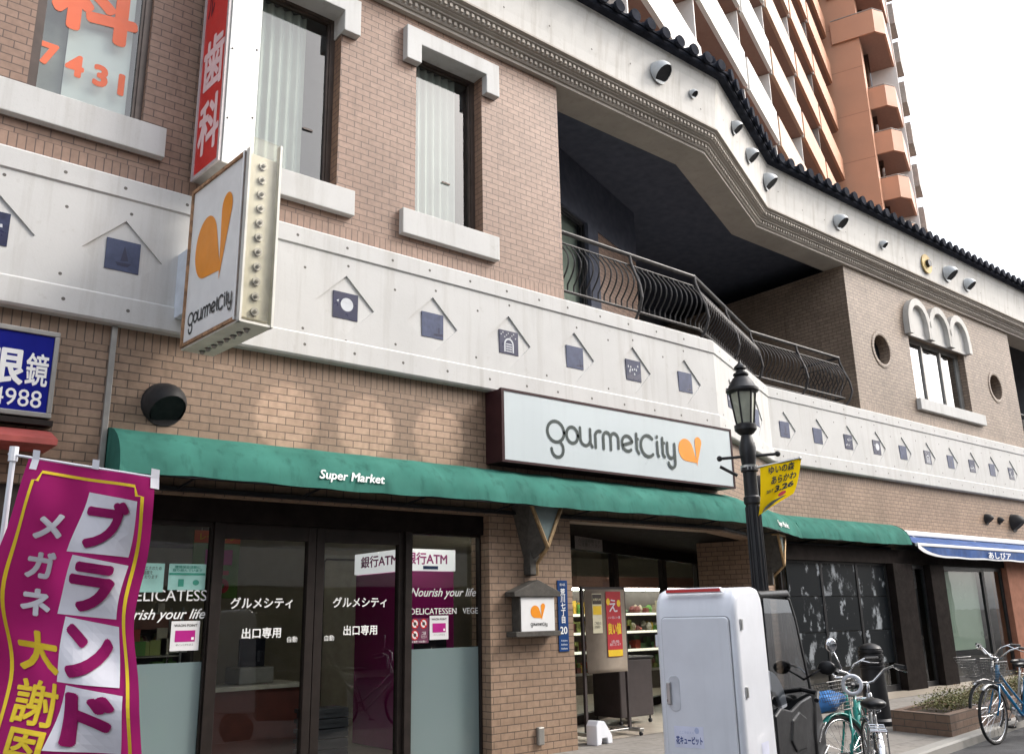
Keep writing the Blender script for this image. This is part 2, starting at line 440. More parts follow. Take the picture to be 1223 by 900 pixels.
def frame(ox, oy, ang, z=0, d=0):
    """matrix: local x along the wall, local y up, local z outward"""
    c, s_ = math.cos(ang), math.sin(ang)
    r_, n_ = Vector((c, s_, 0)), Vector((s_, -c, 0))
    o = Vector((ox, oy, z)) + n_ * d
    return Matrix(((r_.x, 0, n_.x, o.x), (r_.y, 0, n_.y, o.y), (r_.z, 1, n_.z, o.z), (0, 0, 0, 1)))
def F0(x, z, y=0): return frame(x, y, 0, z)
FONT = bpy.data.fonts.load('<builtin>') if 0 else None
def text_mesh(body, W=None, H=None, bold=0.0, shear=0, vertical=False, align='CENTER'):
    cu = bpy.data.curves.new('txt', 'FONT'); cu.body = '\n'.join(body) if vertical else body
    cu.align_x = 'CENTER' if vertical else align; cu.shear = shear; cu.resolution_u = 3
    if vertical: cu.space_line = .95
    o = bpy.data.objects.new('txt', cu); COL.objects.link(o)
    dg = bpy.context.evaluated_depsgraph_get()
    me = bpy.data.meshes.new_from_object(o.evaluated_get(dg))
    bpy.data.objects.remove(o); bpy.data.curves.remove(cu)
    if bold and len(me.vertices):
        b = MB(); nd = 12
        for k in range(nd + 1):
            dx, dy = (0, 0) if k == nd else (bold * math.cos(2 * PI * k / nd), bold * math.sin(2 * PI * k / nd))
            b.mesh(me, Matrix.Translation((dx, dy, k * 1e-4)))
        me = bpy.data.meshes.new('t'); me.from_pydata([tuple(q) for q in b.v], [], b.f)
    if len(me.vertices):
        xs = [v.co.x for v in me.vertices]; ys = [v.co.y for v in me.vertices]
        cx, cy, w_, h_ = (min(xs) + max(xs)) / 2, (min(ys) + max(ys)) / 2, max(xs) - min(xs), max(ys) - min(ys)
        sx = W / w_ if W else None; sy = H / h_ if H else None
        sx = sx or sy or 1; sy = sy or sx
        for v in me.vertices: v.co.x = (v.co.x - cx) * sx; v.co.y = (v.co.y - cy) * sy
    return me
def text(parent, mat, M, body, W=None, H=None, bold=0.0, shear=0, vertical=False, name='lettering', local=False):
    b = MB().mesh(text_mesh(body, W, H, bold, shear, vertical), M)
    return b.build(name, mat, parent, local=local)
def arc(cx, cy, rx, ry, a0, a1, n=14):
    return [(cx + rx * math.cos(R(a0 + (a1 - a0) * i / n)), cy + ry * math.sin(R(a0 + (a1 - a0) * i / n))) for i in range(n + 1)]
def strokes(mb, lines, wd, M, z=0):
    for k, pl in enumerate(lines):
        pl = [Vector(p) for p in pl]; L = len(pl); lf = []; rt = []
        for i in range(L):
            t = (pl[min(i + 1, L - 1)] - pl[max(i - 1, 0)]).normalized(); nn = Vector((-t.y, t.x)) * wd / 2
            lf.append(pl[i] + nn); rt.append(pl[i] - nn)
        zz = z + k * .0004
        for i in range(L - 1):
            mb.flat([rt[i], rt[i + 1], lf[i + 1], lf[i]], M, zz)
        for e, sgn in ((0, -1), (L - 1, 1)):
            t = (pl[min(e + 1, L - 1)] - pl[max(e - 1, 0)]).normalized() * sgn; a = math.atan2(t.y, t.x)
            mb.flat([pl[e] + Vector((math.cos(a + PI * q / 8 - PI / 2), math.sin(a + PI * q / 8 - PI / 2))) * wd / 2 for q in range(9)], M, zz)
def gourmet(mb, M, s=1.0, wd=.042, z=0):
    """wordmark strokes, 2.32 m long at s = 1, origin at left end of the base line"""
    x0, y0 = 6.89, 3.61
    L = []
    def S(pts): L.append([((x - x0) * s, (y - y0) * s) for x, y in pts])
    S(arc(7.035, 3.735, .135, .127, 0, 360, 26)); S(arc(7.055, 3.525, .095, .10, 62, -178, 16))
    S(arc(7.305, 3.722, .095, .10, 0, 360, 22))
    S([(7.44, 3.83)] + arc(7.525, 3.70, .085, .085, 180, 340, 9)); S([(7.612, 3.83), (7.612, 3.66), (7.64, 3.612)])
    S([(7.70, 3.61), (7.70, 3.75)] + arc(7.775, 3.75, .075, .075, 170, 75, 7))
    S([(7.84, 3.61), (7.84, 3.75)] + arc(7.905, 3.755, .065, .07, 170, 0, 9) + [(7.97, 3.61)])
    S([(7.97, 3.74)] + arc(8.04, 3.755, .07, .07, 170, 0, 9) + [(8.11, 3.64)])
    S([(8.20, 3.695), (8.37, 3.745)] + arc(8.275, 3.72, .098, .10, 15, 310, 18))
    S([(8.45, 3.865), (8.45, 3.66), (8.485, 3.612)]); S([(8.45, 3.80), (8.475, 3.80)])
    S(arc(8.665, 3.728, .135, .14, 48, 312, 22))
    S([(8.85, 3.80), (8.85, 3.64), (8.87, 3.612)]); S([(8.85, 3.865), (8.851, 3.875)])
    S([(8.955, 3.865), (8.955, 3.65), (8.985, 3.612)]); S([(8.955, 3.80), (8.985, 3.80)])
    S([(9.05, 3.81)] + arc(9.12, 3.69, .072, .08, 180, 350, 9)); S([(9.195, 3.81), (9.195, 3.56)] + arc(9.125, 3.555, .07, .075, 0, -170, 10))
    strokes(mb, L, wd * s, M, z)
def tear(c, r, tip, n=22, bulge=1.0):
    c, tip = Vector(c), Vector(tip); v = tip - c; a = math.atan2(v.y, v.x); h = math.acos(min(1, r / v.length))
    pts = [(c.x + r * bulge * math.cos(t), c.y + r * math.sin(t)) for t in [a + h + (2 * PI - 2 * h) * i / n for i in range(n + 1)]]
    return pts + [(tip.x, tip.y)]
def drops(mb, M, s=1.0, z=0):
    """orange two-drop mark, about .5 m wide at s = 1, origin at its lower left"""
    a = tear((.16, .21), .155, (.385, .045)); b = tear((.43, .345), .072, (.375, .0))
    mb.flat([(x * s, y * s) for x, y in a], M, z); mb.flat([(x * s, y * s) for x, y in b], M, z + .0006)
def panel(mb, M, w_, h_, z=0):
    mb.flat([(-w_ / 2, -h_ / 2), (w_ / 2, -h_ / 2), (w_ / 2, h_ / 2), (-w_ / 2, h_ / 2)], M, z); return mb
def rrect(w_, h_, r, n=5):
    o = []
    for cx, cy, a in ((w_ / 2 - r, h_ / 2 - r, 0), (-w_ / 2 + r, h_ / 2 - r, 90), (-w_ / 2 + r, -h_ / 2 + r, 180), (w_ / 2 - r, -h_ / 2 + r, 270)):
        o += [(cx + r * math.cos(R(a + 90 * i / n)), cy + r * math.sin(R(a + 90 * i / n))) for i in range(n + 1)]
    return o
def copy_tree(o, parent=None):
    c = o.copy(); COL.objects.link(c)
    if parent is not None: c.parent = parent
    for ch in [x for x in bpy.data.objects if x.parent == o]: copy_tree(ch, c)
    return c
# ------------------------------------------------------------------ ground
TH = R(21.2); SB = 1.189
PB = [(-7, 0), (10.48, 0), (13.547, SB), (29, SB)]
PC = [(-7, 0), (10.727, 0), (13.793, SB), (30, SB)]
def kerb_y(x): return -2.914 + (x - 9.72) * .124 if x > 4 else -2.914 + (4 - 9.72) * .124
m = MB(); m.quad((-300, -300, 0), (600, -300, 0), (600, 600, 0), (-300, 600, 0)); struct(m.build('road', ASPH))
m = MB(); ks = [(-30, kerb_y(0)), (4, kerb_y(4)), (30, kerb_y(30)), (60, kerb_y(60))]
for (xa, ya), (xb, yb) in zip(ks, ks[1:]):
    m.quad((xa, ya + .14, .1), (xb, yb + .14, .1), (xb, 30, .1), (xa, 30, .1))
struct(m.build('pavement', PAVE))
m = MB(); m.sweep([(.0, .0), (.0, .085), (-.02, .104), (-.16, .104), (-.16, .0)], ks, True); struct(m.build('kerb', KERB))
m = MB()
for (x0, x1, y0, y1) in ((11.6, 30, -3.9, -3.75),):
    m.quad((x0, y0 + (x0 - 9.72) * .124, .004), (x1, y0 + (x1 - 9.72) * .124, .004), (x1, y1 + (x1 - 9.72) * .124, .004), (x0, y1 + (x0 - 9.72) * .124, .004))
struct(m.build('road_markings', pm('road_paint', (.42, .42, .40), .8, var=.3, scale=9)))

# ------------------------------------------------------------------ shop building
shop = thing('shop_building', 'two storey brown tiled shop building with white concrete band and dark roof tiles', 'building', (6, 1, 0))
def wall_open(m, M, a0, a1, z0, z1, ops, th=.3):
    """wall in frame M (x along, y up, z out) with rectangular openings and their reveals"""
    xs = sorted({a0, a1, *[v for o in ops for v in o[:2]]}); zs = sorted({z0, z1, *[v for o in ops for v in o[2:]]})
    for i in range(len(xs) - 1):
        for j in range(len(zs) - 1):
            cx, cz = (xs[i] + xs[i + 1]) / 2, (zs[j] + zs[j + 1]) / 2
            if any(o[0] < cx < o[1] and o[2] < cz < o[3] for o in ops): continue
            for d in (0, -th):
                q = [M @ Vector(p) for p in ((xs[i], zs[j], d), (xs[i + 1], zs[j], d), (xs[i + 1], zs[j + 1], d), (xs[i], zs[j + 1], d))]
                m.quad(*(q if d == 0 else q[::-1]))
    for (x0, x1, y0, y1) in list(ops) + [(a0, a1, z0, z1)]:
        for (p, q) in (((x0, y0), (x1, y0)), ((x1, y0), (x1, y1)), ((x1, y1), (x0, y1)), ((x0, y1), (x0, y0))):
            m.quad(M @ Vector((*p, 0)), M @ Vector((*p, -th)), M @ Vector((*q, -th)), M @ Vector((*q, 0)))
    return m
W0 = frame(0, 0, 0)
WW = frame(0, SB, 0)
CH = frame(10.48, 0, TH)           # chamfer: local x 0..3.289
CHL = 3.289
# lower brick
m = MB(); m.sweep([(0, 2.72), (0, 4.19), (-.25, 4.19), (-.25, 2.72)], PB, True)
m.build('brick_wall', BR_LOW, shop)
m = MB(); m.box(6.24, 7.50, 0, .34, .1, 2.719); m.build('brick_pillar', BR_LOW, shop)
MB().box(7.43, 7.497, .342, 1.06, .1, 2.719).build('entrance_side_panel', TIMBER, shop)
m = MB(); m.box(-7, 2.02, .06, .3, .1, 2.719); m.build('shopfront_panel', NOTICE, shop)
# second floor brick
WIN = [(1.09, 2.09, 6.20, 8.45), (3.18, 4.17, 6.17, 8.45), (5.20, 6.21, 6.165, 8.45)]
m = wall_open(MB(), W0, -7, 7.55, 5.55, 8.819, WIN, .28); m.build('brick_wall', BR_UP, shop)
RND = [(18.22, 7.115), (23.97, 7.108)]
bw = (19.54, 22.34, 6.2, 7.74)
m = MB()
# block wall with window and two round holes
def ring_fill(m, cx, cz, hs, r, M, th, n=32):
    sq = []
    for k in range(n):
        a = 2 * PI * k / n; c, s_ = math.cos(a), math.sin(a); t = hs / max(abs(c), abs(s_)); sq.append((cx + c * t, cz + s_ * t))
    ci = [(cx + r * math.cos(2 * PI * k / n), cz + r * math.sin(2 * PI * k / n)) for k in range(n)]
    for k in range(n):
        j = (k + 1) % n
        m.quad(M @ Vector((*ci[k], 0)), M @ Vector((*sq[k], 0)), M @ Vector((*sq[j], 0)), M @ Vector((*ci[j], 0)))
        m.quad(M @ Vector((*ci[k], 0)), M @ Vector((*ci[j], 0)), M @ Vector((*ci[j], -th)), M @ Vector((*ci[k], -th)))
HSQ = .5
ops = [bw] + [(x - HSQ, x + HSQ, z - HSQ, z + HSQ) for x, z in RND]
xs = sorted({17.0, 25.3, *[v for o in ops for v in o[:2]]}); zs = sorted({5.5, 8.819, *[v for o in ops for v in o[2:]]})
for i in range(len(xs) - 1):
    for j in range(len(zs) - 1):
        cx, cz = (xs[i] + xs[i + 1]) / 2, (zs[j] + zs[j + 1]) / 2
        if any(o[0] < cx < o[1] and o[2] < cz < o[3] for o in ops): continue
        m.quad(*[WW @ Vector((*p, 0)) for p in ((xs[i], zs[j]), (xs[i + 1], zs[j]), (xs[i + 1], zs[j + 1]), (xs[i], zs[j + 1]))])
for x, z in RND: ring_fill(m, x, z, HSQ, .34, WW, .3)
for (p, q) in (((bw[0], bw[2]), (bw[1], bw[2])), ((bw[1], bw[2]), (bw[1], bw[3])), ((bw[1], bw[3]), (bw[0], bw[3])), ((bw[0], bw[3]), (bw[0], bw[2]))):
    m.quad(WW @ Vector((*p, 0)), WW @ Vector((*p, -.3)), WW @ Vector((*q, -.3)), WW @ Vector((*q, 0)))
m.quad((17.0, SB, 5.2), (17.0, 6.5, 5.2), (17.0, 6.5, 8.819), (17.0, SB, 8.819))
m.quad((25.3, SB, 5.2), (25.3, 6.5, 5.2), (25.3, 6.5, 8.819), (25.3, SB, 8.819))
m.build('brick_wall', BR_WING, shop)
for x, z in RND:
    r_ = MB(); n = 32
    pr = [(.335, -.02), (.335, .012), (.37, .02), (.42, .016), (.44, -.02)]
    for k in range(n):
        a, b = 2 * PI * k / n, 2 * PI * (k + 1) / n
        for (r0, d0), (r1, d1) in zip(pr, pr[1:]):
            r_.quad(WW @ Vector((x + r0 * math.cos(a), z + r0 * math.sin(a), d0)), WW @ Vector((x + r1 * math.cos(a), z + r1 * math.sin(a), d1)), WW @ Vector((x + r1 * math.cos(b), z + r1 * math.sin(b), d1)), WW @ Vector((x + r0 * math.cos(b), z + r0 * math.sin(b), d0)))
    rw = r_.build('round_window', BR_WING, shop, smooth=True)
    g_ = MB(); g_.flat([(x + .34 * math.cos(2 * PI * k / 24), z + .34 * math.sin(2 * PI * k / 24)) for k in range(24)], WW, -.24); g_.build('pane', BLACKV, rw)
# white band with diamonds
DIA0 = [-.045 + 1.03 * 0, 1.00, 2.014, 3.13, 4.277, 5.392, 6.51, 7.612, 8.712, 9.801]
DIA0 = [-1.3, -.2, .95, 2.014, 3.13, 4.277, 5.392, 6.51, 7.612, 8.712, 9.801]
DIAC = [.30 + 0, 1.57 + 0]
DIAC = [(10.757 - 10.48) / math.cos(TH) + .12, (11.931 - 10.48) / math.cos(TH) + .02]
DIAC = [.75, 2.35]
DIAW = [14.018 + 1.087 * k for k in range(14)]
m = MB(); zc, hw, hh = 4.82, .345, .335
m.sweep([(-.02, 4.17), (.10, 4.17), (.118, 4.19), (.118, 4.41), (.10, 4.43)], PB)
m.sweep([(.10, 5.36), (.118, 5.375), (.118, 5.555), (.10, 5.575), (-.25, 5.575)], PB)
def band_face(M, a0, a1, cs):
    zb, zt = 4.43, 5.36; x = a0
    for c in cs:
        l, r_ = c - .42, c + .42
        if l < a0 or r_ > a1: continue
        m.flat([(x, zb), (l, zb), (l, zt), (x, zt)], M, .10)
        T, B, Lf, Rt = (c, zc + hh), (c, zc - hh), (c - hw, zc), (c + hw, zc)
        m.flat([(l, zt), (l, zc), Lf, T, (c, zt)], M, .10); m.flat([(c, zt), T, Rt, (r_, zc), (r_, zt)], M, .10)
        m.flat([(l, zc), (l, zb), (c, zb), B, Lf], M, .10); m.flat([(c, zb), (r_, zb), (r_, zc), Rt, B], M, .10)
        dd = {T: .079, Lf: .083, Rt: .083, B: .096}
        V = lambda p, d: M @ Vector((*p, d))
        m.quad(V(B, dd[B]), V(Rt, dd[Rt]), V(T, dd[T]), V(Lf, dd[Lf]))
        for p, q in ((T, Lf), (Lf, B), (B, Rt), (Rt, T)): m.quad(V(p, .10), V(q, .10), V(q, dd[q]), V(p, dd[p]))
        x = r_
    m.flat([(x, zb), (a1, zb), (a1, zt), (x, zt)], M, .10)
tq = .10 * math.tan(TH / 2)
band_face(W0, -7, 10.48 + tq, DIA0)
band_face(CH, -tq, CHL + tq * -1, DIAC)
band_face(WW, 13.547 - tq * -1 - .04 + .0, 29, DIAW)
band = m.build('concrete_band', CONC, shop)
h = MB(); rr = random.Random(3)
def holes(M, a0, a1, cs):
    for z in (5.465, 4.30):
        a = a0 + .25
        while a < a1 - .1:
            for dz in ((.0,)):
                h.flat([(a + .017 * math.cos(PI * k / 4), z + .017 * math.sin(PI * k / 4)) for k in range(8)], M, .1186)
            a += .55 + rr.uniform(-.06, .06)
    for c in cs:
        if c - .42 < a0 or c + .42 > a1: continue
        for dx, dz in ((-.5, .33), (-.5, -.30), (0, -.44), (.02, .44)):
            dx += rr.uniform(-.04, .04); dz += rr.uniform(-.05, .05)
            if rr.random() < .85: h.flat([(c + dx + .016 * math.cos(PI * k / 4), zc + dz + .016 * math.sin(PI * k / 4)) for k in range(8)], M, .1006)
holes(W0, -7, 10.4, DIA0); holes(CH, 0, CHL, DIAC); holes(WW, 13.6, 29, DIAW)
struct(h.build('bolt', HOLE, shop), 'stuff')
def picture(M, c, kind):
    b = MB(); s_ = .147; b.box(c - s_, c + s_, zc - s_ - .005, zc + s_ - .005, .06, .097, M); t = b.build('picture_tile', PICTD if kind in (1, 3) else PICTM if kind == 4 else PICT, shop)
    k = MB(); zz = .0982
    if kind == 0:      # small boat under a slanted sail
        k.flat([(c - .06, zc - .075), (c + .08, zc - .07), (c + .05, zc - .105), (c - .04, zc - .105)], M, zz); k.flat([(c - .02, zc - .06), (c + .05, zc - .05), (c + .01, zc + .09)], M, zz)
        k.build('tile_print', PICTD, t)
    elif kind == 1:    # moon over dark ground
        k.flat([(c + .015 + .075 * math.cos(PI * i / 10), zc + .01 + .075 * math.sin(PI * i / 10)) for i in range(20)], M, zz); k.flat([(c - .11, zc + .04), (c - .08, zc + .055), (c - .09, zc + .02)], M, zz)
        k.build('tile_print', PICTW, t)
    elif kind == 2:    # tiny pier
        k.flat([(c + .02, zc - .10), (c + .14, zc - .085), (c + .14, zc - .12), (c + .02, zc - .12)], M, zz); k.flat([(c + .075, zc - .085), (c + .095, zc - .085), (c + .09, zc - .02), (c + .08, zc - .02)], M, zz)
        k.build('tile_print', PICTD, t)
    elif kind == 3:    # dark trees round an arched gate
        k.flat(arc(c, zc - .03, .075, .08, 180, 0, 8) + [(c + .055, zc - .03)] + arc(c, zc - .03, .055, .058, 0, 180, 8) + [(c - .075, zc - .03)], M, zz)
        for s_ in (-1, 1): k.flat([(c + s_ * .055, zc - .13), (c + s_ * .075, zc - .13), (c + s_ * .075, zc - .03), (c + s_ * .055, zc - .03)][::s_], M, zz)
        for q in range(4): k.flat([(c - .045, zc - .125 + .03 * q), (c + .045, zc - .125 + .03 * q), (c + .045, zc - .112 + .03 * q), (c - .045, zc - .112 + .03 * q)], M, zz)
        for q in range(9): k.flat([(c - .12 + .028 * q + .009 * math.cos(PI * i / 3), zc + .085 + .03 * math.sin(q * 2.1) + .009 * math.sin(PI * i / 3)) for i in range(6)], M, zz)
        k.build('tile_print', PICTW, t)
    else:              # uneven dark skyline
        pts = [(c - .14, zc - .135)]
        for i in range(9): pts.append((c - .14 + .035 * i, zc - .06 + rr.uniform(-.04, .07)))
        k.flat(pts[:1] + [(c + .14, zc - .135)] + pts[:0:-1], M, zz); k.build('tile_print', PICTD, t); k = MB(); [k.flat([(c + x_ - .012, zc + y_), (c + x_ + .012, zc + y_), (c + x_ + .008, zc + y_ + .03), (c + x_ - .008, zc + y_ + .03)], M, zz + .0006) for x_, y_ in ((rr.uniform(-.11, .11), rr.uniform(-.1, .06)) for _ in range(9))]; k.build('tile_print', PICTW, t)
kinds = {2.014: 0, 3.13: 4, 4.277: 1, 5.392: 2, 6.51: 3, 7.612: 2, 8.712: 4, 9.801: 2}
for c in DIA0:
    if c > .5: picture(W0, c, kinds.get(c, 4))
for i, c in enumerate(DIAC): picture(CH, c, 4 - 2 * i)
for i, c in enumerate(DIAW): picture(WW, c, (0, 2, 4, 1, 2, 3, 0, 4, 2, 4, 0, 2, 4, 0)[i])
# cornice
m = MB()
prof = [(-.45, 8.82), (.07, 8.82), (.07, 8.868), (.095, 8.868), (.11, 8.885), (.11, 8.955), (.16, 8.965), (.16, 8.99), (.20, 9.00), (.20, 9.015), (.235, 9.02), (.235, 9.09), (.275, 9.10), (.275, 9.125), (.33, 9.14), (.33, 9.165), (.2, 9.165)]
m.sweep(prof, PC); m.quad(*[(x, y, 8.9) for x, y in ((-7, .45), (-7, 0.1), (-7, .1), (-7, .45))]) if 0 else None
def along(path, step, d):
    """points every step along an outward offset of a plan path: (x, y, angle)"""
    P = [Vector(p) for p in path]; offs = []
    for i in range(len(P)):
        ns = []
        if i > 0: t = (P[i] - P[i - 1]).normalized(); ns.append(Vector((t.y, -t.x)))
        if i < len(P) - 1: t = (P[i + 1] - P[i]).normalized(); ns.append(Vector((t.y, -t.x)))
        offs.append(ns[0] if len(ns) == 1 else (ns[0] + ns[1]) / (1 + ns[0].dot(ns[1])))
    Q = [p + o * d for p, o in zip(P, offs)]
    for a, b in zip(Q, Q[1:]):
        L = (b - a).length; n = max(1, round(L / step)); t = (b - a).normalized()
        for k in range(n):
            q = a + t * (L * (k + .5) / n); yield q.x, q.y, math.atan2(t.y, t.x)
m.build('cornice', CORN, shop)
dn = MB()
for d, z in ((.112, 8.895), (.237, 9.03)):
    for x, y, a in along(PC, .085, d):
        if x < 2 or x > 29: continue
        M = frame(x, y, a, z); dn.box(-.021, .021, 0, .048, -.005, .034, M)
struct(dn.build('dentil_moulding', CORN, shop), 'stuff')
# inner face of the beam over the balcony and its inner soffit
m = MB(); m.sweep([(-.45, 8.82), (-.45, 9.4)], PC); m.build('beam', SOFF, shop)
# fascia
m = MB(); fp = [(.2, 9.165), (.305, 9.165), (.31, 9.35), (.33, 9.6), (.36, 9.85), (.40, 10.03), (.46, 10.06)]
m.sweep(fp, PC); m.build('fascia', CONC2, shop)
fh = MB()
for x, y, a in along(PC, .8, .32):
    if x < 4: continue
    M = frame(x, y, a, 9.42 + rr.uniform(-.1, .2)); fh.flat([(.015 * math.cos(PI * k / 4), .015 * math.sin(PI * k / 4)) for k in range(8)], M, .02)
struct(fh.build('bolt', HOLE, shop), 'stuff')
# roof tiles
m = MB(); m.sweep([(.40, 10.035), (.52, 10.03), (.54, 10.05), (.54, 10.12), (-2.2, 11.15)], PC); m.sweep([(-2.2, 11.15), (-2.2, 10.0)], PC)
for x, y, a in along(PC, .335, .53):
    if x < 3.5: continue
    Mr = frame(x, y, a, 10.145)
    sl = Vector((0, .37, -1)).normalized()
    n = 8; L = 2.7; r0 = .085
    ring = []
    for e in (0.06, -L):
        ring.append([Mr @ (Vector((r0 * math.cos(PI * k / n - .25 + (.5 * k / n)), 0, 0)) + Vector((0, r0 * math.sin(PI * k / n - .25 + .5 * k / n), 0)) + Vector((0, -.0, 0)) + sl * (-e)) for k in range(n + 1)])
    for k in range(n): m.quad(ring[0][k], ring[0][k + 1], ring[1][k + 1], ring[1][k])
    m.prism([(.098 * math.cos(2 * PI * k / 14), .098 * math.sin(2 * PI * k / 14)) for k in range(14)], .05, Mr @ Matrix.Translation((0, -.0, .05)))
    # scalloped eave tile between the round ends
    m.prism([(-.165, -.02), (.165, -.02)] + arc(0, .075, .165, .06, 0, -180, 6)[1:-1][::1], .03, Mr @ Matrix.Translation((.167, -.03, .0)))
roof = m.build('roof_tiles', TILE, shop)
m = MB(); m.sweep([(-.20, 10.3), (-.20, 10.64), (-.5, 10.64), (-.5, 10.3)], [(13.6, SB - .05), (30, SB - .05)], True); m.build('parapet', CONC2, shop)
# roof-top hump tile at the bend
m = MB(); m.tube([(10.62, -.44, 10.32), (10.75, -.36, 10.33), (10.95, -.28, 10.31)], [.08, .10, .07], 10); m.build('corner_tile', TILE, shop, smooth=True)
# vent hoods
def hood(M, r, mat=None, dark=None, big=1.0):
    """domed cowl on a wall: M local z out, opening looks down and out"""
    bm = bmesh.new(); bmesh.ops.create_uvsphere(bm, u_segments=20, v_segments=12, radius=r)
    for v in bm.verts: v.co.z *= 1.35
    pn = Vector((.10, -.80, .60)).normalized(); pc = Vector((0, -.30, .72)) * r
    geom = bm.verts[:] + bm.edges[:] + bm.faces[:]
    res = bmesh.ops.bisect_plane(bm, geom=geom, plane_co=pc, plane_no=pn, clear_outer=True)
    geom = bm.verts[:] + bm.edges[:] + bm.faces[:]
    bmesh.ops.bisect_plane(bm, geom=geom, plane_co=(0, 0, 0), plane_no=(0, 0, -1), clear_outer=True)
    me = bpy.data.meshes.new('hood'); bm.to_mesh(me); bm.free()
    b = MB().mesh(me, M); b.lathe((0, 0, 0), [(r * 1.12, 0), (r * 1.12, .012), (r, .014)], 20, None) if 0 else None
    base = [(r * 1.03 * math.cos(2 * PI * k / 20), r * 1.03 * math.sin(2 * PI * k / 20)) for k in range(20)]
    b.prism(base, .012, M)
    o = b.build('vent_hood', mat or HOOD, shop, auto=40)
    # the dark mouth closes the cut rim just inside
    rim = [vv.co.copy() for vv in me.vertices if abs((vv.co - pc).dot(pn)) < 1e-4]
    u = pn.orthogonal().normalized(); v = pn.cross(u); cc = sum(rim, Vector()) / len(rim)
    rim.sort(key=lambda q: math.atan2((q - cc).dot(v), (q - cc).dot(u)))
    i = MB(); i.quad(*[M @ (cc + (q - cc) * .94 - pn * .01) for q in rim])
    i.build('vent_mouth', BLACKV, o)
def ft(z): return .305 + (z - 9.165) * .09
CHC = frame(10.727, 0, TH)
hood(frame(9.388, 0, 0, 9.617, ft(9.6)), .175); hood(frame(10.197, 0, 0, 9.57, ft(9.57)), .075)
for X, z, r_ in ((11.62, 9.70, .125), (12.52, 9.62, .15), (13.70, 9.66, .175)):
    hood(frame(X, (X - 10.727) * math.tan(TH), TH, z, ft(z)), r_)
for X, z, r_ in ((16.41, 9.54, .17), (18.23, 9.50, .10), (21.32, 9.53, .20), (22.39, 9.49, .17)): hood(frame(X, SB, 0, z, ft(z)), r_)
M = frame(20.26, SB, 0, 9.535, ft(9.53))
m = MB().lathe((0, 0, 0), [(.24, 0), (.24, .02), (.22, .025)], 24, M.to_3x3()); o = MB()
o.prism([(.24 * math.cos(2 * PI * k / 24), .24 * math.sin(2 * PI * k / 24)) for k in range(24)], .03, M); rp = o.build('round_plate', YELLOWP, shop)
o = MB(); o.prism([(.09 * math.cos(2 * PI * k / 16), .09 * math.sin(2 * PI * k / 16)) for k in range(16)], .10, M); o.build('pipe_end', BLACK, rp)
hood(frame(2.511, 0, 0, 3.519), .195, HOODD)
hood(frame(12.42, (12.42 - 10.48) * math.tan(TH), TH, 3.53), .26, HOODD)
hood(frame(22.15, SB, 0, 3.60), .13, HOODD); hood(frame(22.85, SB, 0, 3.60), .09, HOODD); hood(frame(23.65, SB, 0, 3.58), .22, HOODD)
# drip stains are in the concrete; pipe on the wall
m = MB(); m.box(2.0, 2.05, -.045, -.002, .1, 4.165); m.build('conduit', GREYAL, shop, bevel=.006)

# ------------------------------------------------------------------ upper windows
def sash_window(M, x0, x1, z0, z1, rec, fr=.06, mat=BRONZE, gmat=GLASSU, muntins=(), depth=.07, name='window'):
    w_ = MB()
    w_.box(x0, x0 + fr, z0, z1, -rec - depth, -rec, M); w_.box(x1 - fr, x1, z0, z1, -rec - depth, -rec, M)
    w_.box(x0 + fr, x1 - fr, z0, z0 + fr, -rec - depth, -rec, M); w_.box(x0 + fr, x1 - fr, z1 - fr, z1, -rec - depth, -rec, M)
    for q in muntins: w_.box(q - fr * .5, q + fr * .5, z0 + fr, z1 - fr, -rec - depth, -rec - .004, M)
    # inner sash step
    e = fr + .025
    w_.box(x0 + fr, x0 + e, z0 + fr, z1 - fr, -rec - depth, -rec - .02, M); w_.box(x1 - e, x1 - fr, z0 + fr, z1 - fr, -rec - depth, -rec - .02, M)
    w_.box(x0 + e, x1 - e, z0 + fr, z0 + e, -rec - depth, -rec - .02, M); w_.box(x0 + e, x1 - e, z1 - e, z1 - fr, -rec - depth, -rec - .02, M)
    o = w_.build(name, mat, shop)
    g_ = MB(); g_.flat([(x0 + fr, z0 + fr), (x1 - fr, z0 + fr), (x1 - fr, z1 - fr), (x0 + fr, z1 - fr)], M, -rec - .045); g_.build('pane', gmat, o)
    return o
def curtain(o, M, x0, x1, z0, z1, d, mat=CURT, fold=.025, lam=.11):
    b = MB(); n = int((x1 - x0) / .0125)
    for k in range(n):
        xa, xb = x0 + (x1 - x0) * k / n, x0 + (x1 - x0) * (k + 1) / n
        da, db = fold * math.sin(xa / lam * 2 * PI), fold * math.sin(xb / lam * 2 * PI)
        b.quad(M @ Vector((xa, z0, d + da)), M @ Vector((xb, z0, d + db)), M @ Vector((xb, z1, d + db)), M @ Vector((xa, z1, d + da)))
    b.build('curtain', mat, o, smooth=True)
w1 = sash_window(W0, *WIN[0], .06); w2 = sash_window(W0, *WIN[1], .16); w3 = sash_window(W0, *WIN[2], .16)
for o, (x0, x1, z0, z1) in ((w1, WIN[0]), (w2, WIN[1]), (w3, WIN[2])):
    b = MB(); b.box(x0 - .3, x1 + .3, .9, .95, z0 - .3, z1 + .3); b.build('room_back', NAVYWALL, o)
curtain(w3, W0, 5.22, 5.98, 6.24, 8.4, -.30); curtain(w2, W0, 3.22, 3.86, 6.24, 8.4, -.30)
b = MB(); b.box(1.40, 1.97, .19, .2, 6.26, 8.4); b.build('blind', pm('white_blind', (.82, .82, .80), .8, var=.03), w1)
b = MB(); b.box(1.15, 1.40, .24, .25, 6.26, 8.4); b.build('blind', pm('grey_blind', (.25, .25, .22), .8), w1)
text(w1, ORANGE2, F0(1.60, 7.40, .098), '科', W=.78, H=.74, bold=.045)
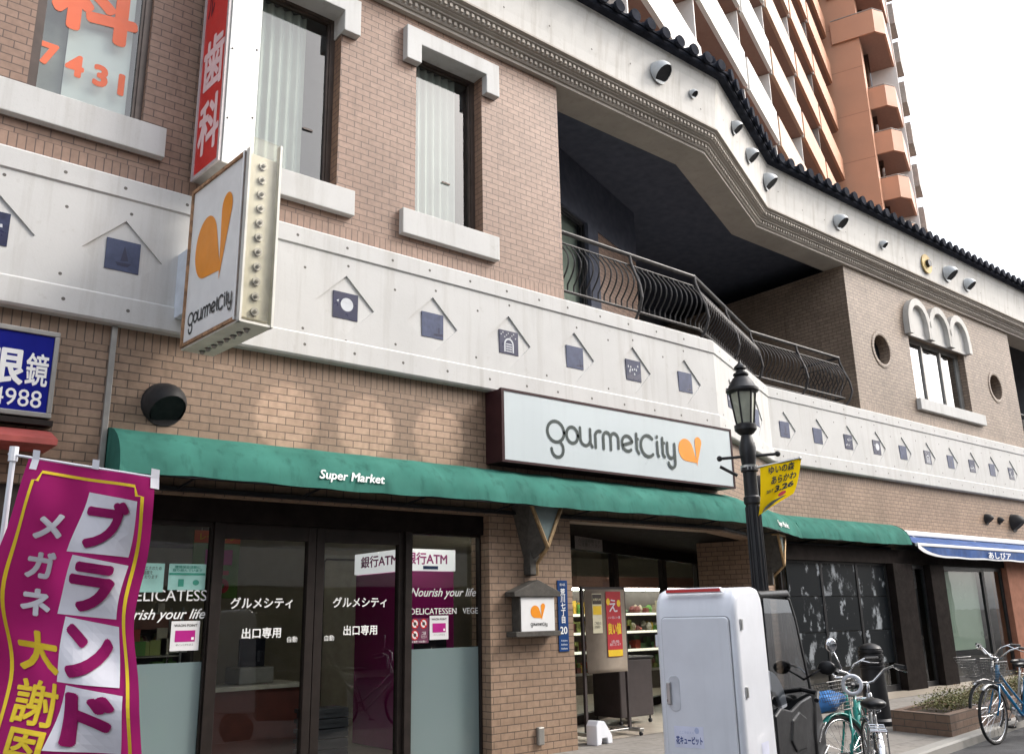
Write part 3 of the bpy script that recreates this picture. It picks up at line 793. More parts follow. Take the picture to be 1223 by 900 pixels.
for ch, x, z in (('7', 1.245, 6.69), ('4', 1.47, 6.665), ('3', 1.70, 6.645), ('1', 1.89, 6.625)):
    text(w1, ORANGE2, F0(x, z, .098), ch, H=.235, bold=.05)
m = MB().box(5.72, 5.84, 0.185, .20, 6.83, 6.85); m.build('handle', BRONZE, w3); m = MB().box(3.83, 3.95, .185, .20, 6.9, 6.92); m.build('handle', BRONZE, w2)
for (x0, x1, zt, zb) in ((.75, 2.30, 6.215, 5.905), (2.92, 4.36, 6.185, 5.885), (4.985, 6.405, 6.178, 5.865)):
    MB().box(x0, x1, -.085, .10, zb, zt).build('sill', CONC, shop, bevel=.008)
for (x0, x1) in ((.88, 2.25), (2.97, 4.365), (5.005, 6.435)):
    b = MB(); zt, zi, zb = 8.635, 8.425, 8.165
    b.prism([(x0, zb), (x0 + .212, zb), (x0 + .212, zi), (x1 - .212, zi), (x1 - .212, zb), (x1, zb), (x1, zt), (x0, zt)], .32, frame(0, 0, 0, 0, -.22))
    b.build('window_header', CONC, shop, bevel=.008)
    # plaster reveal behind the header
ww = sash_window(WW, *bw, .16, fr=.07, mat=GREYAL, gmat=GLASSM, muntins=(20.47, 21.40), depth=.08)
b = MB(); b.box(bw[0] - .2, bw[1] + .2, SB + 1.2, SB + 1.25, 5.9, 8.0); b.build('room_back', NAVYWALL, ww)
b = MB()
for x0, x1 in ((19.62, 20.42), (20.54, 21.3), (21.5, 21.95)): b.box(x0, x1, SB + .26, SB + .265, 6.93, 7.08)
st = b.build('sign_strip', pm('pale_strip', (.62, .64, .68), .5), ww)
text(ww, pm('strip_letters', (.12, .16, .35), .5), frame(20.05, SB, 0, 7.0, -.255), 'ハワーク', W=.62); text(ww, pm('strip_letters', (.12, .16, .35), .5), frame(20.92, SB, 0, 7.0, -.255), 'ロコスク', W=.62)
MB().box(19.5, 22.82, SB - .10, SB + .1, 5.93, 6.19).build('sill', CONC, shop, bevel=.008)
# triple arch over the block window
b = MB(); aw_ = (22.52 - 19.44) / 3
for k in range(3):
    cx = 19.44 + aw_ * (k + .5); ro, ri = aw_ / 2 + .03, aw_ / 2 - .13; n = 14
    oz = 8.02
    outer = arc(cx, oz, ro, ro * 1.15, 0, 180, n); inner = arc(cx, oz, ri, ri * 1.2, 0, 180, n)
    for i in range(n): b.prism([outer[i], outer[i + 1], inner[i + 1], inner[i]], .14, WW)
    b.prism([(cx - ri, 7.76), (cx + ri, 7.76)] + inner, .035, WW)
    for s_ in (-1, 1): b.prism([(cx + s_ * ri, 7.72), (cx + s_ * ro, 7.72), (cx + s_ * ro, oz), (cx + s_ * ri, oz)][::s_], .14 + .003 * k, WW)
b.prism([(19.5, 7.70), (22.46, 7.70), (22.46, 7.765), (19.5, 7.765)], .05, WW)
b.build('arch_moulding', CONC2, shop)

# ------------------------------------------------------------------ balcony recess
m = MB()
m.quad((7.0, .3, 9.3), (7.0, 7, 9.3), (26, 7, 9.3), (26, SB + .3, 9.3), (13.8, SB + .4, 9.3), (10.7, .4, 9.3)); m.build('balcony_ceiling', BALCSHADE, shop)
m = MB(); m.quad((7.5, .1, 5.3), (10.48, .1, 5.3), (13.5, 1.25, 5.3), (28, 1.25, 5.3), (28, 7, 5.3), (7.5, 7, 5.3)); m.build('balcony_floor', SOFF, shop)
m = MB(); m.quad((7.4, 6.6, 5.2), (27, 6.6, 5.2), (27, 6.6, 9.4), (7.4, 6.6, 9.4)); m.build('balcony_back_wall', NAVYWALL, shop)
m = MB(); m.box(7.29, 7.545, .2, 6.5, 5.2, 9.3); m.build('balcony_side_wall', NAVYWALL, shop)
GB = frame(7.55, 1.22, R(19))
m = MB(); m.box(0, 4.9, 8.25 - 0, 9.29, -.2, 0, GB); m.box(2.75, 3.15, 5.3, 8.25, -.22, .02, GB); m.build('balcony_beam', BALCSHADE, shop)
o = sash_window(GB, 0.05, 2.75, 5.32, 8.25, .05, fr=.06, mat=BLACK, gmat=GLASSD, muntins=(.95, 1.85))
m = MB(); m.quad(*[GB @ Vector(q) for q in ((0, 5.3, -.2), (2.8, 5.3, -.2), (2.8, 8.3, -.2), (0, 8.3, -.2))]); m.build('room_back', pm('pane_light', (.42, .46, .40), .8), o)  # pale panel puts the greenish light of the panes into colour
m = MB(); m.box(3.15, 4.9, 5.3, 8.25, -.2, -.02, GB); m.build('brick_wall', BR_UP, shop)
MB().box(14.4, 15.2, 3.0, 3.9, 5.3, 6.35).build('outdoor_unit', WHITE, shop, bevel=.02)
for x, y, z in ((7.9, 1.0, 8.1),): pass
# interior and storefront
m = MB(); m.quad((-7, .31, .104), (30, .31, .104), (30, 8, .104), (-7, 8, .104)); m.build('store_floor', STOREF, shop)
m = MB(); m.quad((-7, .2, 2.9), (-7, 8, 2.9), (30, 8, 2.9), (30, 1.35, 2.9), (13.5, 1.35, 2.9), (10.4, .2, 2.9)); m.build('store_ceiling', STOREC, shop)
m = MB(); m.quad((-7, 7.5, .1), (30, 7.5, .1), (30, 7.5, 2.9), (-7, 7.5, 2.9)); m.quad((-6.9, .3, .1), (-6.9, 7.6, .1), (-6.9, 7.6, 2.9), (-6.9, .3, 2.9)); m.build('store_wall', STORE, shop)
# upper hull so that light cannot pass between the floors
m = MB(); m.quad((-7, .4, 4.6), (10.4, .4, 4.6), (13.5, 1.6, 4.6), (30, 1.6, 4.6), (30, 9, 4.6), (-7, 9, 4.6)); m.quad((-7, 9, 0), (30, 9, 0), (30, 9, 10.6), (-7, 9, 10.6)); m.quad((-7, -.2, 10.0), (-7, 9, 10.0), (30, 9, 10.6), (30, 1.2, 10.6), (13.8, 1.0, 10.0), (10.7, -.2, 10.0)); m.quad((-7, 0, 0), (-7, 9, 0), (-7, 9, 10.6), (-7, 0, 10.6)); m.quad((30, 1.2, 0), (30, 9, 0), (30, 9, 10.6), (30, 1.2, 10.6))
m.build('roof_deck', NAVYWALL, shop)
SF = frame(0, .15, 0)
def glazed(name, x0, x1, z0, z1, l, r_, t, b_, M=SF, mat=DARKBROWN, gm=GLASSD, dep=.08):
    f = MB(); f.box(x0, x0 + l, z0, z1, -dep, 0, M); f.box(x1 - r_, x1, z0, z1, -dep, 0, M); f.box(x0 + l, x1 - r_, z1 - t, z1, -dep, -.002, M); f.box(x0 + l, x1 - r_, z0, z0 + b_, -dep, -.002, M)
    o = f.build(name, mat, shop, bevel=.004)
    g_ = MB(); g_.flat([(x0 + l, z0 + b_), (x1 - r_, z0 + b_), (x1 - r_, z1 - t), (x0 + l, z1 - t)], M, -dep * .5); g_.build('pane', gm, o)
    return o
MB().box(2.06, 6.238, .10, .28, 2.505, 2.72).build('shopfront_header', TIMBER, shop)  # near-black colour stands for the shade under the awning
ga = glazed('shop_window', 2.06, 3.112, .1, 2.503, .08, .015, .045, .06); gd = glazed('shop_window', 5.283, 6.236, .1, 2.503, .012, .022, .02, .06)
MB().box(3.114, 3.165, .12, .26, .1, 2.503).build('door_post', DARKBROWN, shop)
MB().box(5.20, 5.281, .11, .26, .1, 2.503).build('door_post', DARKBROWN, shop)
da = glazed('door', 3.167, 4.165, .1, 2.503, .06, .085, .14, .10); db = glazed('door', 4.172, 5.198, .1, 2.503, .09, .06, .14, .10)
def film(o, x0, x1, z0, z1):
    b = MB(); b.flat([(x0, z0), (x1, z0), (x1, z1), (x0, z1)], SF, -.036); b.build('frosted_film', FROST, o)
film(ga, 2.145, 3.095, .165, 1.265); film(gd, 5.30, 6.21, .165, 1.285)
FRT = .150 + .034
for o, x in ((da, 3.64), (db, 4.70)):
    text(o, WLET, F0(x, 1.772, FRT), 'グルメシティ', W=.625, bold=.022); text(o, WLET, F0(x + .01, 1.497, FRT), '出口専用', W=.39, bold=.02)
for o, x in ((da, 3.965), (db, 4.36)): text(o, WLET, F0(x, 1.43, FRT), '自動', W=.105, bold=.004)
text(gd, WLET, F0(5.745, 1.858, FRT), 'Nourish your life', W=.88, bold=.012, shear=.35); text(gd, WLET, F0(5.76, 1.672, FRT), 'DELICATESSEN   VEGE', W=.90)
text(ga, WLET, F0(2.67, 1.668, FRT), 'Nourish your life', W=.86, bold=.012, shear=.35); text(ga, WLET, F0(2.66, 1.842, FRT), 'E  DELICATESS', W=.88)

# entrance glazing, parallel to the bend
EG = frame(7.52, 1.07, TH)
pts = [1.02, 1.9, 3.35, 3.63, 5.55, 5.8, 7.4]
for x0, x1 in ((.03, 1.55), (1.55, 3.32), (3.33, 5.6), (5.61, 7.6)):
    glazed('entrance_window', x0, x1, .1, 2.9, .05 if x0 < 1 else .10, .10, .17 if x0 > 1 else .12, .13, EG, DARKBROWN, GLASS, .09)
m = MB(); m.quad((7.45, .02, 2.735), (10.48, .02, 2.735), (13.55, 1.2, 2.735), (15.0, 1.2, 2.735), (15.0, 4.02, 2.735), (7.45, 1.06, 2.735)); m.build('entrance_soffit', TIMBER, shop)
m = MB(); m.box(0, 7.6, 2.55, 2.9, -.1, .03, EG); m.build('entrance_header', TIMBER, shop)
# second pillar and dark wing shopfront
m = MB(); m.box(1.9, 3.0, .1, 2.719, -1.0, -.02, CH); m.build('brick_pillar', BR_LOW, shop)
WS = frame(0, 1.0, 0)
xs = [13.3, 14.55, 15.75, 16.85]
MB().box(12.9, 24.5, .9 + .02, 1.3, 2.45, 2.72).build('shopfront_header', TIMBER, shop)
for i in range(3):
    o = glazed('shop_window', xs[i] + .003, xs[i + 1] - .003, .1, 2.45, .03, .03, .04, .12, WS, BLACK, GLASSD, .06)
MB().box(16.86, 17.62, .86, 1.25, .1, 2.45).build('shopfront_pillar', TIMBER, shop, bevel=.01)
MB().box(18.35, 18.95, .86, 1.25, .1, 2.45).build('shopfront_pillar', TIMBER, shop, bevel=.01)
o = glazed('door', 17.625, 18.345, .1, 2.45, .05, .05, .08, .10, WS, BLACK, GLASSD, .06)
MB().box(17.72, 18.3, 1.25, 1.27, 1.35, 2.4).build('poster_back', GREENCL, o)
o = glazed('shop_window', 18.953, 21.05, .1, 2.45, .03, .05, .10, .12, WS, BLACK, GLASSD, .06)
MB().box(19.0, 20.9, 1.10, 1.12, .72, 2.34).build('roller_blind', PALEGR, o)
o = glazed('shop_window', 21.055, 22.05, .1, 2.45, .07, .08, .08, .12, WS, BLACK, GLASSD, .06)
MB().box(22.06, 23.1, .88, 1.25, .1, 2.6).build('salmon_pier', SALMON, shop)
MB().box(23.105, 23.75, .9, 1.25, .1, 2.6).build('shopfront_pillar', TIMBER, shop)
MB().box(23.755, 29, .95, 1.25, .1, 2.72).build('salmon_pier', SALMON, shop)
# black and white photographs on the inside of the dark windows
for i, x0 in enumerate((13.5, 14.6, 15.8)):
    for j in range(3):
        z0 = .62 + j * .61; wd = 1.1 if i < 2 else .98
        b = MB().box(x0, x0 + wd - .012, 1.012, 1.022, z0, z0 + .598)
        tag(b.build('photo_panel', photo_mat('photo_%d_%d' % (i, j), 1.7 + i * 2.3 + j * 5.1, .43 + .03 * ((i + j) % 3), .54)), '%s black and white street photograph inside the dark shop window, %s column' % (('lowest', 'middle', 'topmost')[j], ('first', 'second', 'third')[i]), 'photograph', 'photographs inside the dark shop window')
# ------------------------------------------------------------------ awnings
ga_ = thing('awning', 'long green barrel awning with white script running round the bend of the shop front', 'awning', (6, 0, 2.8))
PA = [(2.06, 0), (10.48, 0), (13.547, SB), (17.45, SB)]
ap = [(.004, 3.252), (.10, 3.238), (.20, 3.205), (.30, 3.15), (.385, 3.075), (.44, 2.985), (.465, 2.90), (.475, 2.81)]
def fine_path(path, step):
    out = []; s0 = 0
    for (xa, ya), (xb, yb) in zip(path, path[1:]):
        L = math.hypot(xb - xa, yb - ya); n = max(1, round(L / step))
        for k in range(n): out.append((xa + (xb - xa) * k / n, ya + (yb - ya) * k / n, s0 + L * k / n))
        s0 += L
    return out + [(*path[-1], s0)]
FP = fine_path(PA, .075); rw_ = random.Random(21)
m = MB(); P = [Vector(q[:2]) for q in FP]; na = len(ap); rows = []
for i, q in enumerate(FP):
    ns = []
    if i > 0: t = (P[i] - P[i - 1]).normalized(); ns.append(Vector((t.y, -t.x)))
    if i < len(P) - 1: t = (P[i + 1] - P[i]).normalized(); ns.append(Vector((t.y, -t.x)))
    o = ns[0] if len(ns) == 1 else (ns[0] + ns[1]) / (1 + ns[0].dot(ns[1]))
    f = (q[2] % .62) / .62; sag = .016 * math.sin(PI * f) ** .7
    row = []
    for k, (d, z) in enumerate(ap):
        e = math.sin(PI * k / (na - 1)); dd = d - sag * e + .004 * math.sin(q[2] * 7.3 + k * 1.1) * e; v = P[i] + o * dd
        row.append(len(m.v)); m.v.append(Vector((v.x, v.y, z - sag * .5 * e + (.008 * math.sin(q[2] * 2.1) - .010 * math.sin(PI * f) if k == na - 1 else 0))))
    rows.append(row)
for a, b in zip(rows, rows[1:]):
    for k in range(na - 1): m.f.append((a[k], b[k], b[k + 1], a[k + 1]))
for (X, Y, sg) in ((2.06, 0, 1), (17.45, SB, -1)):
    q = [(X, Y - d, z) for d, z in ap] + [(X, Y - .004, 2.86)]
    m.quad(*(q if sg < 0 else q[::-1]))
m.build('awning_cloth', GREENAW, ga_, auto=50, merge=True)
m = MB()
PA2 = [(2.10, 0), (10.48, 0), (13.547, SB), (17.41, SB)]
m.sweep([(.44, 2.80), (.465, 2.80), (.465, 2.835), (.44, 2.835)], PA2, True); m.sweep([(.01, 2.74), (.05, 2.74), (.05, 2.78), (.01, 2.78)], PA2, True)
for x, y, a in along(PA2, 1.2, 0):
    M = Matrix.Translation((x, y, 0)) @ Matrix.Rotation(a, 4, 'Z'); m.tube([M @ Vector((0, -.03, 2.77)), M @ Vector((0, -.45, 2.81))], .012, 6)
m.build('awning_frame', BLACK, ga_)
SP = "Super Market"
LM = Matrix(((1, 0, 0, 4.215), (0, -math.sin(R(72)) * 0 + .28, -.96, -.462), (0, .96, .28, 2.925), (0, 0, 0, 1)))
def awning_text(px, py, ang, W, dist):
    # lettering follows the lower bulge of the cloth
    me = text_mesh('Super Market', W, None, .018, .32)
    c, s_ = math.cos(ang), math.sin(ang)
    b = MB()
    for v in me.vertices:
        z = 2.925 + v.co.y * .97
        d = None
        for (d0, z0), (d1, z1) in zip(ap, ap[1:]):
            if z1 <= z <= z0: d = d0 + (d1 - d0) * (z0 - z) / (z0 - z1)
        ds_ = dist + v.co.x; f_ = (ds_ % .62) / .62; kk = max(0, min(7, next((i for i in range(7) if ap[i + 1][1] <= z), 7))); e_ = math.sin(PI * (kk + .5) / 7)
        d = (d or .46) - .016 * math.sin(PI * f_) ** .7 * max(0, e_) + .010 + v.co.z * 4
        b.v.append(Vector((px + v.co.x * c + d * s_, py + v.co.x * s_ - d * c, z)))
    for p in me.polygons: b.f.append(tuple(p.vertices))
    b.build('lettering', WLET, ga_)
awning_text(4.215, 0, 0, .72, 4.215 - 2.06); awning_text(10.48 + 1.9 * math.cos(TH), 1.9 * math.sin(TH), TH, .72, 8.42 + 1.9)
ba = thing('awning', 'blue folding awning with pale writing on its valance next to the green one', 'awning', (20, SB, 2.8))
m = MB(); m.box(17.47, 29, SB - .14, SB - .01, 3.04, 3.15); m.build('cassette', WHITE, ba, bevel=.02)
m = MB(); nseg = 40
for k in range(nseg):
    xa, xb = 17.55 + 11.4 * k / nseg, 17.55 + 11.4 * (k + 1) / nseg
    sa, sb_ = .012 * math.sin(k * 1.1), .012 * math.sin((k + 1) * 1.1)
    m.quad((xa, SB - .12, 3.03), (xb, SB - .12, 3.03), (xb, SB - .33, 2.93 + sb_), (xa, SB - .33, 2.93 + sa)); m.quad((xa, SB - .33, 2.93 + sa), (xb, SB - .33, 2.93 + sb_), (xb, SB - .52, 2.83), (xa, SB - .52, 2.83))
m.build('awning_cloth', BLUEAW, ba, smooth=True)
MB().box(17.5, 29, SB - .56, SB - .50, 2.79, 2.85).build('front_bar', WHITE, ba, bevel=.012)
m = MB(); vz = []
for k in range(60):
    xa, xb = 17.5 + 11.5 * k / 60, 17.5 + 11.5 * (k + 1) / 60
    f = lambda x: 2.58 + .17 * math.exp(-(x - 17.5) / .35) + .006 * math.sin(x * 5)
    w_ = lambda x: .012 * math.sin(x * 4.3)
    m.quad((xa, SB - .555 + w_(xa), f(xa)), (xb, SB - .555 + w_(xb), f(xb)), (xb, SB - .545, 2.79), (xa, SB - .545, 2.79))
va = m.build('valance', BLUEAW, ba)
m = MB()
for k in range(60):
    xa, xb = 17.5 + 11.5 * k / 60, 17.5 + 11.5 * (k + 1) / 60
    m.quad((xa, SB - .562 + w_(xa), f(xa) - .005), (xb, SB - .562 + w_(xb), f(xb) - .005), (xb, SB - .562 + w_(xb), f(xb) + .028 + .09 * math.exp(-(xb - 17.5) / .4)), (xa, SB - .562 + w_(xa), f(xa) + .028 + .09 * math.exp(-(xa - 17.5) / .4)))
m.build('hem', WHITE, va)
text(va, WLET, frame(21.15, SB, 0, 2.685, .585), 'あしびア', W=1.15, H=.15, bold=.015)
m = MB()
for x in (18.2, 21, 24): m.tube([(x, SB - .1, 3.05), (x + .15, SB - .3, 2.88), (x, SB - .53, 2.82)], .014, 6)
m.build('folding_arm', WHITE, ba)
ra = thing('awning', 'small faded red awning below the blue optician sign', 'awning', (.5, 0, 3.05))
m = MB(); m.sweep([(.004, 3.17), (.2, 3.12), (.46, 3.02), (.46, 2.975), (.005, 2.98)], [(-4, -.0), (1.58, -.0)], True); m.build('awning_cloth', REDAW, ra)

# ------------------------------------------------------------------ signs
sg = thing('shop_sign', 'wide pale grey fascia sign with dark wordmark and orange drops in a maroon frame', 'sign', (8.3, -.15, 3.7))
m = MB(); m.box(6.205, 10.47, -.285, .0 - .003, 3.30, 4.155); m.build('sign_case', MAROON, sg, bevel=.006)
m = MB(); m.box(6.24, 10.44, -.31, -.286, 3.325, 4.13); m.build('sign_face', SIGNW, sg)
m = MB()
for (a, b, c, d) in ((6.2, 10.475, 3.295, 3.324), (6.2, 10.475, 4.131, 4.16), (6.2, 6.239, 3.324, 4.131), (10.441, 10.475, 3.324, 4.131)): m.box(a, b, -.318, -.27, c, d)
m.build('sign_rim', MAROON, sg)
m = MB(); gourmet(m, F0(6.89, 3.61, -.3135)); m.build('wordmark', pm('dark_green_letter', (.012, .028, .026), .45), sg)
m = MB(); drops(m, F0(9.275, 3.545, -.3135), 1.0); m.build('drop_mark', ORANGE, sg)
# projecting box sign
PRJ = R(4.5)
ps = thing('projecting_sign', 'white box sign with orange drops and rusty rim on a bracket, bulbs along its edges', 'sign', (2.52, -.34, 3.95), PRJ)
W_, H_, T_ = 1.03, 1.55, .30
FM = Matrix(((0, 0, -1, 0), (-1, 0, 0, 0), (0, 1, 0, 0), (0, 0, 0, 1)))      # local: x outward (-Y), y up, z towards -X
m = MB().box(.004, T_ - .004, -W_, 0, .06, H_ - .004); m.build('sign_body', pm('sign_body_grey', (.72, .70, .65), .45, var=.12, streak=.3), ps, local=True, bevel=.006)
m = MB(); m.flat([(.03, .05), (W_ - .03, .05), (W_ - .03, H_ - .03), (.03, H_ - .03)], FM, .0); m.build('sign_face', SIGNWW, ps, local=True)
RUST = pm('rusty_rim', (.30, .17, .09), .7, var=.5, scale=18)
m = MB()
for (x0, x1, y0, y1) in ((0, W_, .02, .05), (0, W_, H_ - .03, H_), (0, .03, .05, H_ - .03), (W_ - .03, W_, .05, H_ - .03)): m.box(x0, x1, y0, y1, -.01, .018, FM)
m.build('rim', RUST, ps, local=True)
m = MB(); m.box(W_ - .005, W_ + .0, .02, H_, -.012, .03, FM); m.build('edge_strip', WHITE, ps, local=True)
m = MB(); gourmet(m, FM @ Matrix.Translation((.10, .20, .003)) @ Matrix.Diagonal((1, 1.2, 1, 1)), .362, .05); m.build('wordmark', BLETT, ps, local=True)
m = MB(); drops(m, FM @ Matrix.Translation((.14, .48, .003)) @ Matrix.Diagonal((1.38, 1.9, 1, 1)), 1.0); m.build('drop_mark', ORANGE, ps, local=True)
CLEARP = glass('clear_plastic_cover', (.93, .92, .87), refl=.5, rough=.25, base=.0)
m = MB(); m.box(.02, T_ - .02, -W_ - .05, -W_ - .004, .03, H_ + .13); m.build('bulb_cover', CLEARP, ps, local=True)
m = MB(); m.box(.0, .018, -W_ - .055, -W_ - .001, .0, H_ + .02); m.box(T_ - .018, T_ + .004, -W_ - .06, -W_ - .001, .0, H_ + .13); m.box(.0, T_, -W_ - .05, 0, .0, .02); m.build('cover_rim', pm('cream_rim', (.62, .60, .54), .5, var=.1), ps, local=True)
for k in range(11):
    z = .12 + k * .133
    b = MB(); b.tube([(T_ / 2, -W_ - .002, z), (T_ / 2, -W_ - .022, z)], .036, 12); s_ = b.build('bulb_holder', GREYAL, ps, local=True)
    b = MB(); b.sphere((T_ / 2, -W_ - .03, z), .017, 10); b.build('bulb', pm('bulb_glass', (.35, .33, .30), .1), s_)
for k in range(8):
    y = -.10 - k * .118
    b = MB(); b.tube([(T_ / 2, y, .058), (T_ / 2, y, .0)], .032, 12); s_ = b.build('bulb_holder', pm('rusty_holder', (.16, .12, .09), .6), ps, local=True)
    b = MB(); b.sphere((T_ / 2, y, -.012), .022, 10); b.build('bulb', pm('bulb_glass', (.35, .33, .30), .1), s_)
m = MB(); m.box(.0, .28, .0, .25, .36, 1.0); m.build('bracket', pm('pale_bracket', (.55, .60, .66), .5), ps, local=True, bevel=.01)
# tall dental sign
ds = thing('projecting_sign', 'tall red and white dental clinic sign fixed above the box sign', 'sign', (2.57, -.10, 5.72), PRJ)
m = MB(); m.box(0, .32, -.577, 0, .0, 4.2); m.build('sign_case', GREYAL, ds, local=True, bevel=.01)
FR_ = Matrix(((0, 0, -1, 0), (-1, 0, 0, 0), (0, 1, 0, 0), (0, 0, 0, 1)))
m = MB(); m.flat([(.035, .035), (.545, .035), (.545, 4.17), (.035, 4.17)], FR_, .003); m.build('red_face', REDSIGN, ds, local=True)
m = MB()
for (x0, x1, y0, y1) in ((0, .58, .0, .035), (0, .035, .035, 4.2), (.545, .58, .035, 4.2)): m.box(x0, x1, y0, y1, -.005, .016, FR_)
m.build('rim', pm('sign_rim_grey', (.45, .40, .40), .45), ds, local=True)
text(ds, PINKW, FR_ @ Matrix.Translation((.29, .50, .0045)), '科', W=.44, H=.60, bold=.03, local=True)
text(ds, PINKW, FR_ @ Matrix.Translation((.29, 1.20, .0045)), '歯', W=.44, H=.62, bold=.028, local=True)
text(ds, pm('maroon_letter', (.14, .01, .02), .5), FR_ @ Matrix.Translation((.15, 2.05, .0045)), 'ェル', H=.55, W=.14, bold=.03, vertical=True, local=True)
text(ds, pm('maroon_letter', (.14, .01, .02), .5), FR_ @ Matrix.Translation((.43, 2.05, .0045)), '中', H=.26, W=.16, bold=.03, local=True)
m = MB(); m.box(.016, .325, -.595, -.578, -.01, 4.2); m.build('white_panel', pm('white_sign_panel', (.80, .80, .76), .4, var=.02), ds, local=True, bevel=.005)
m = MB()
for x in (.04, .29):
    for z in (.45, 1.2, 1.95): m.sphere((x, -.597, z + (.1 if x > .1 else 0)), .010, 8)
m.build('bolt', HOLE, ds, local=True)
m = MB(); m.box(.03, .25, .002, .12, .42, .66); m.box(.03, .25, .002, .12, 1.55, 1.82); m.build('bracket', pm('pale_bracket', (.55, .60, .66), .5), ds, local=True)
# optician sign
os_ = thing('wall_sign', 'blue optician sign with white characters and phone number in a grey frame', 'sign', (0, -.08, 3.6))
m = MB(); m.box(-2.6, 1.545, -.085, -.004, 3.30, 3.955); m.build('sign_face', BLUESIGN, os_)
m = MB()
for (a, b, c, d) in ((-2.65, 1.585, 3.255, 3.299), (-2.65, 1.585, 3.956, 4.0), (1.546, 1.585, 3.299, 3.956)): m.box(a, b, -.10, -.004, c, d)
m.build('frame', GREYAL, os_, bevel=.006)
text(os_, WLET, F0(1.20, 3.655, -.087), '眼', W=.29, H=.30, bold=.03); text(os_, WLET, F0(1.44, 3.655, -.0873), '鏡', W=.17, H=.28, bold=.016)
text(os_, WLET, F0(1.29, 3.405, -.087), '-4988', W=.42, H=.145, bold=.005)
m = MB(); m.box(-2, 1.60, -.12, -.004, 3.19, 3.235); m.build('drip_rail', DARKBROWN, os_)
ls = thing('wall_sign', 'dark shop board with thin white characters behind the magenta banner', 'sign', (.8, .05, 1.6))
m = MB(); m.box(-1, 1.62, .03, .055, 1.2, 2.45); m.build('sign_face', pm('black_board', (.025, .025, .022), .5), ls)
text(ls, WLET, F0(1.435, 1.64, .026), '光', H=.15, bold=.01); text(ls, WLET, F0(1.47, 1.47, .026), 'ンクトに', W=.22)
m = MB(); m.box(-1, 1.6, .024, .029, 1.375, 1.382); m.box(-1, 1.6, .024, .029, 1.36, 1.364); m.build('rule', WLET, ls)
# house shaped logo box on the pillar
lb = thing('logo_box', 'little house shaped lit sign box with orange drops on the brick pillar', 'sign', (6.8, 0, 1.6))
m = MB(); m.box(6.55, 7.075, -.145, -.004, 1.435, 1.812); m.build('case', WEATHER, lb)
m = MB(); m.box(6.565, 7.065, -.152, -.146, 1.435, 1.808); m.build('sign_face', WHITE, lb)
m = MB(); m.prism([(6.45, 1.813), (7.15, 1.813), (7.15, 1.865), (6.81, 2.0), (6.45, 1.865)], .175, F0(0, 0, -.003)); m.build('gable', WEATHER, lb, bevel=.006)
m = MB(); m.box(6.46, 7.13, -.185, -.004, 1.375, 1.434); m.build('shelf', WEATHER, lb, bevel=.008)
m = MB(); gourmet(m, F0(6.70, 1.497, -.1545), .105, .06); m.build('wordmark', BLETT, lb)
m = MB(); drops(m, F0(6.70, 1.555, -.1545), .44); m.build('drop_mark', ORANGE, lb)
npl = thing('address_plate', 'narrow navy address plate with white vertical characters and number 20', 'sign', (7.29, 0, 1.6))
m = MB(); m.box(7.25, 7.41, -.012, -.003, 1.19, 2.005); m.build('plate', NAVYPL, npl, bevel=.003)
text(npl, WLET, F0(7.33, 1.955, -.0135), '荒川区', W=.09, bold=.01); text(npl, WLET, F0(7.33, 1.71, -.0135), '荒川七丁目', H=.40, W=.075, bold=.02, vertical=True); text(npl, WLET, F0(7.33, 1.43, -.0135), '20', W=.11, H=.085, bold=.015)
for z in (1.315, 1.27, 1.225): text(npl, WLET, F0(7.33, z, -.0135), 'Arakawa', W=.10, H=.02)
sw = thing('switch_cover', 'small grey outlet cover low on the brick pillar', 'outlet', (6.9, 0, .3))
m = MB(); m.box(6.865, 6.955, -.05, -.002, .21, .40); m.build('cover', GREYAL, sw, bevel=.012)
# wedge lanterns
def lantern(x, label, M0):
    t = thing('wall_lantern', label, 'lantern', M0 @ Vector((0, 0, 2.4)), 0)
    def P(*q): return M0 @ Vector(q)
    c = .24
    m = MB()
    def bar(a, b, r=.018): m.tube([P(*a), P(*b)], r, 6)
    d = -.30
    for dd in (d,):
        bar((-c, dd, 2.85), (c, dd, 2.85), .024); bar((-c, dd, 2.85), (0, dd, 2.36), .024); bar((c, dd, 2.85), (0, dd, 2.36), .024)
    bar((c, d, 2.85), (c + .10, -.08, 2.85), .02); bar((0, d, 2.36), (.06, -.08, 2.30)); bar((c + .10, -.08, 2.85), (.06, -.08, 2.30), .018); bar((-c, d, 2.85), (-c, -.01, 2.85)); bar((0, d, 2.36), (.0, -.1, 2.18), .022); bar((.0, -.1, 2.2), (.0, -.1, 2.05), .025)
    m.build('lantern_frame', BRASS, t)
    m = MB(); m.quad(P(-c, d + .01, 2.85), P(0, d + .01, 2.36), P(c, d + .01, 2.85)); m.quad(P(c, d + .01, 2.85), P(0, d + .01, 2.36), P(.06, -.08, 2.30), P(c + .1, -.08, 2.85)); m.build('lantern_glass', LANTGL, t)
    m = MB(); m.quad(P(-c, d + .012, 2.85), P(-c - .06, -.003, 2.87), P(-.09, -.003, 2.16), P(0, d + .012, 2.36)); m.quad(P(-c, d, 2.86), P(c, d, 2.86), P(c + .1, -.003, 2.86), P(-c - .06, -.003, 2.87)); m.build('lantern_back', WEATHER, t)
    m = MB(); m.prism([(-.09, 2.42), (.0, 2.42), (.05, 2.3), (.05, 2.12), (0, 2.05), (-.09, 2.05)], .085, M0 @ F0(0, 0, -.003)); m.prism([(-.12, 2.33), (-.07, 2.24), (-.03, 2.24), (-.03, 2.06), (-.12, 2.06)], .12, M0 @ F0(0, 0, -.003)); m.build('wall_bracket', WEATHER, t, bevel=.006)
    return t
lantern(6.87, 'weathered brass wedge lantern under the green awning on the brick pillar', Matrix.Translation((6.86, 0, 0)))
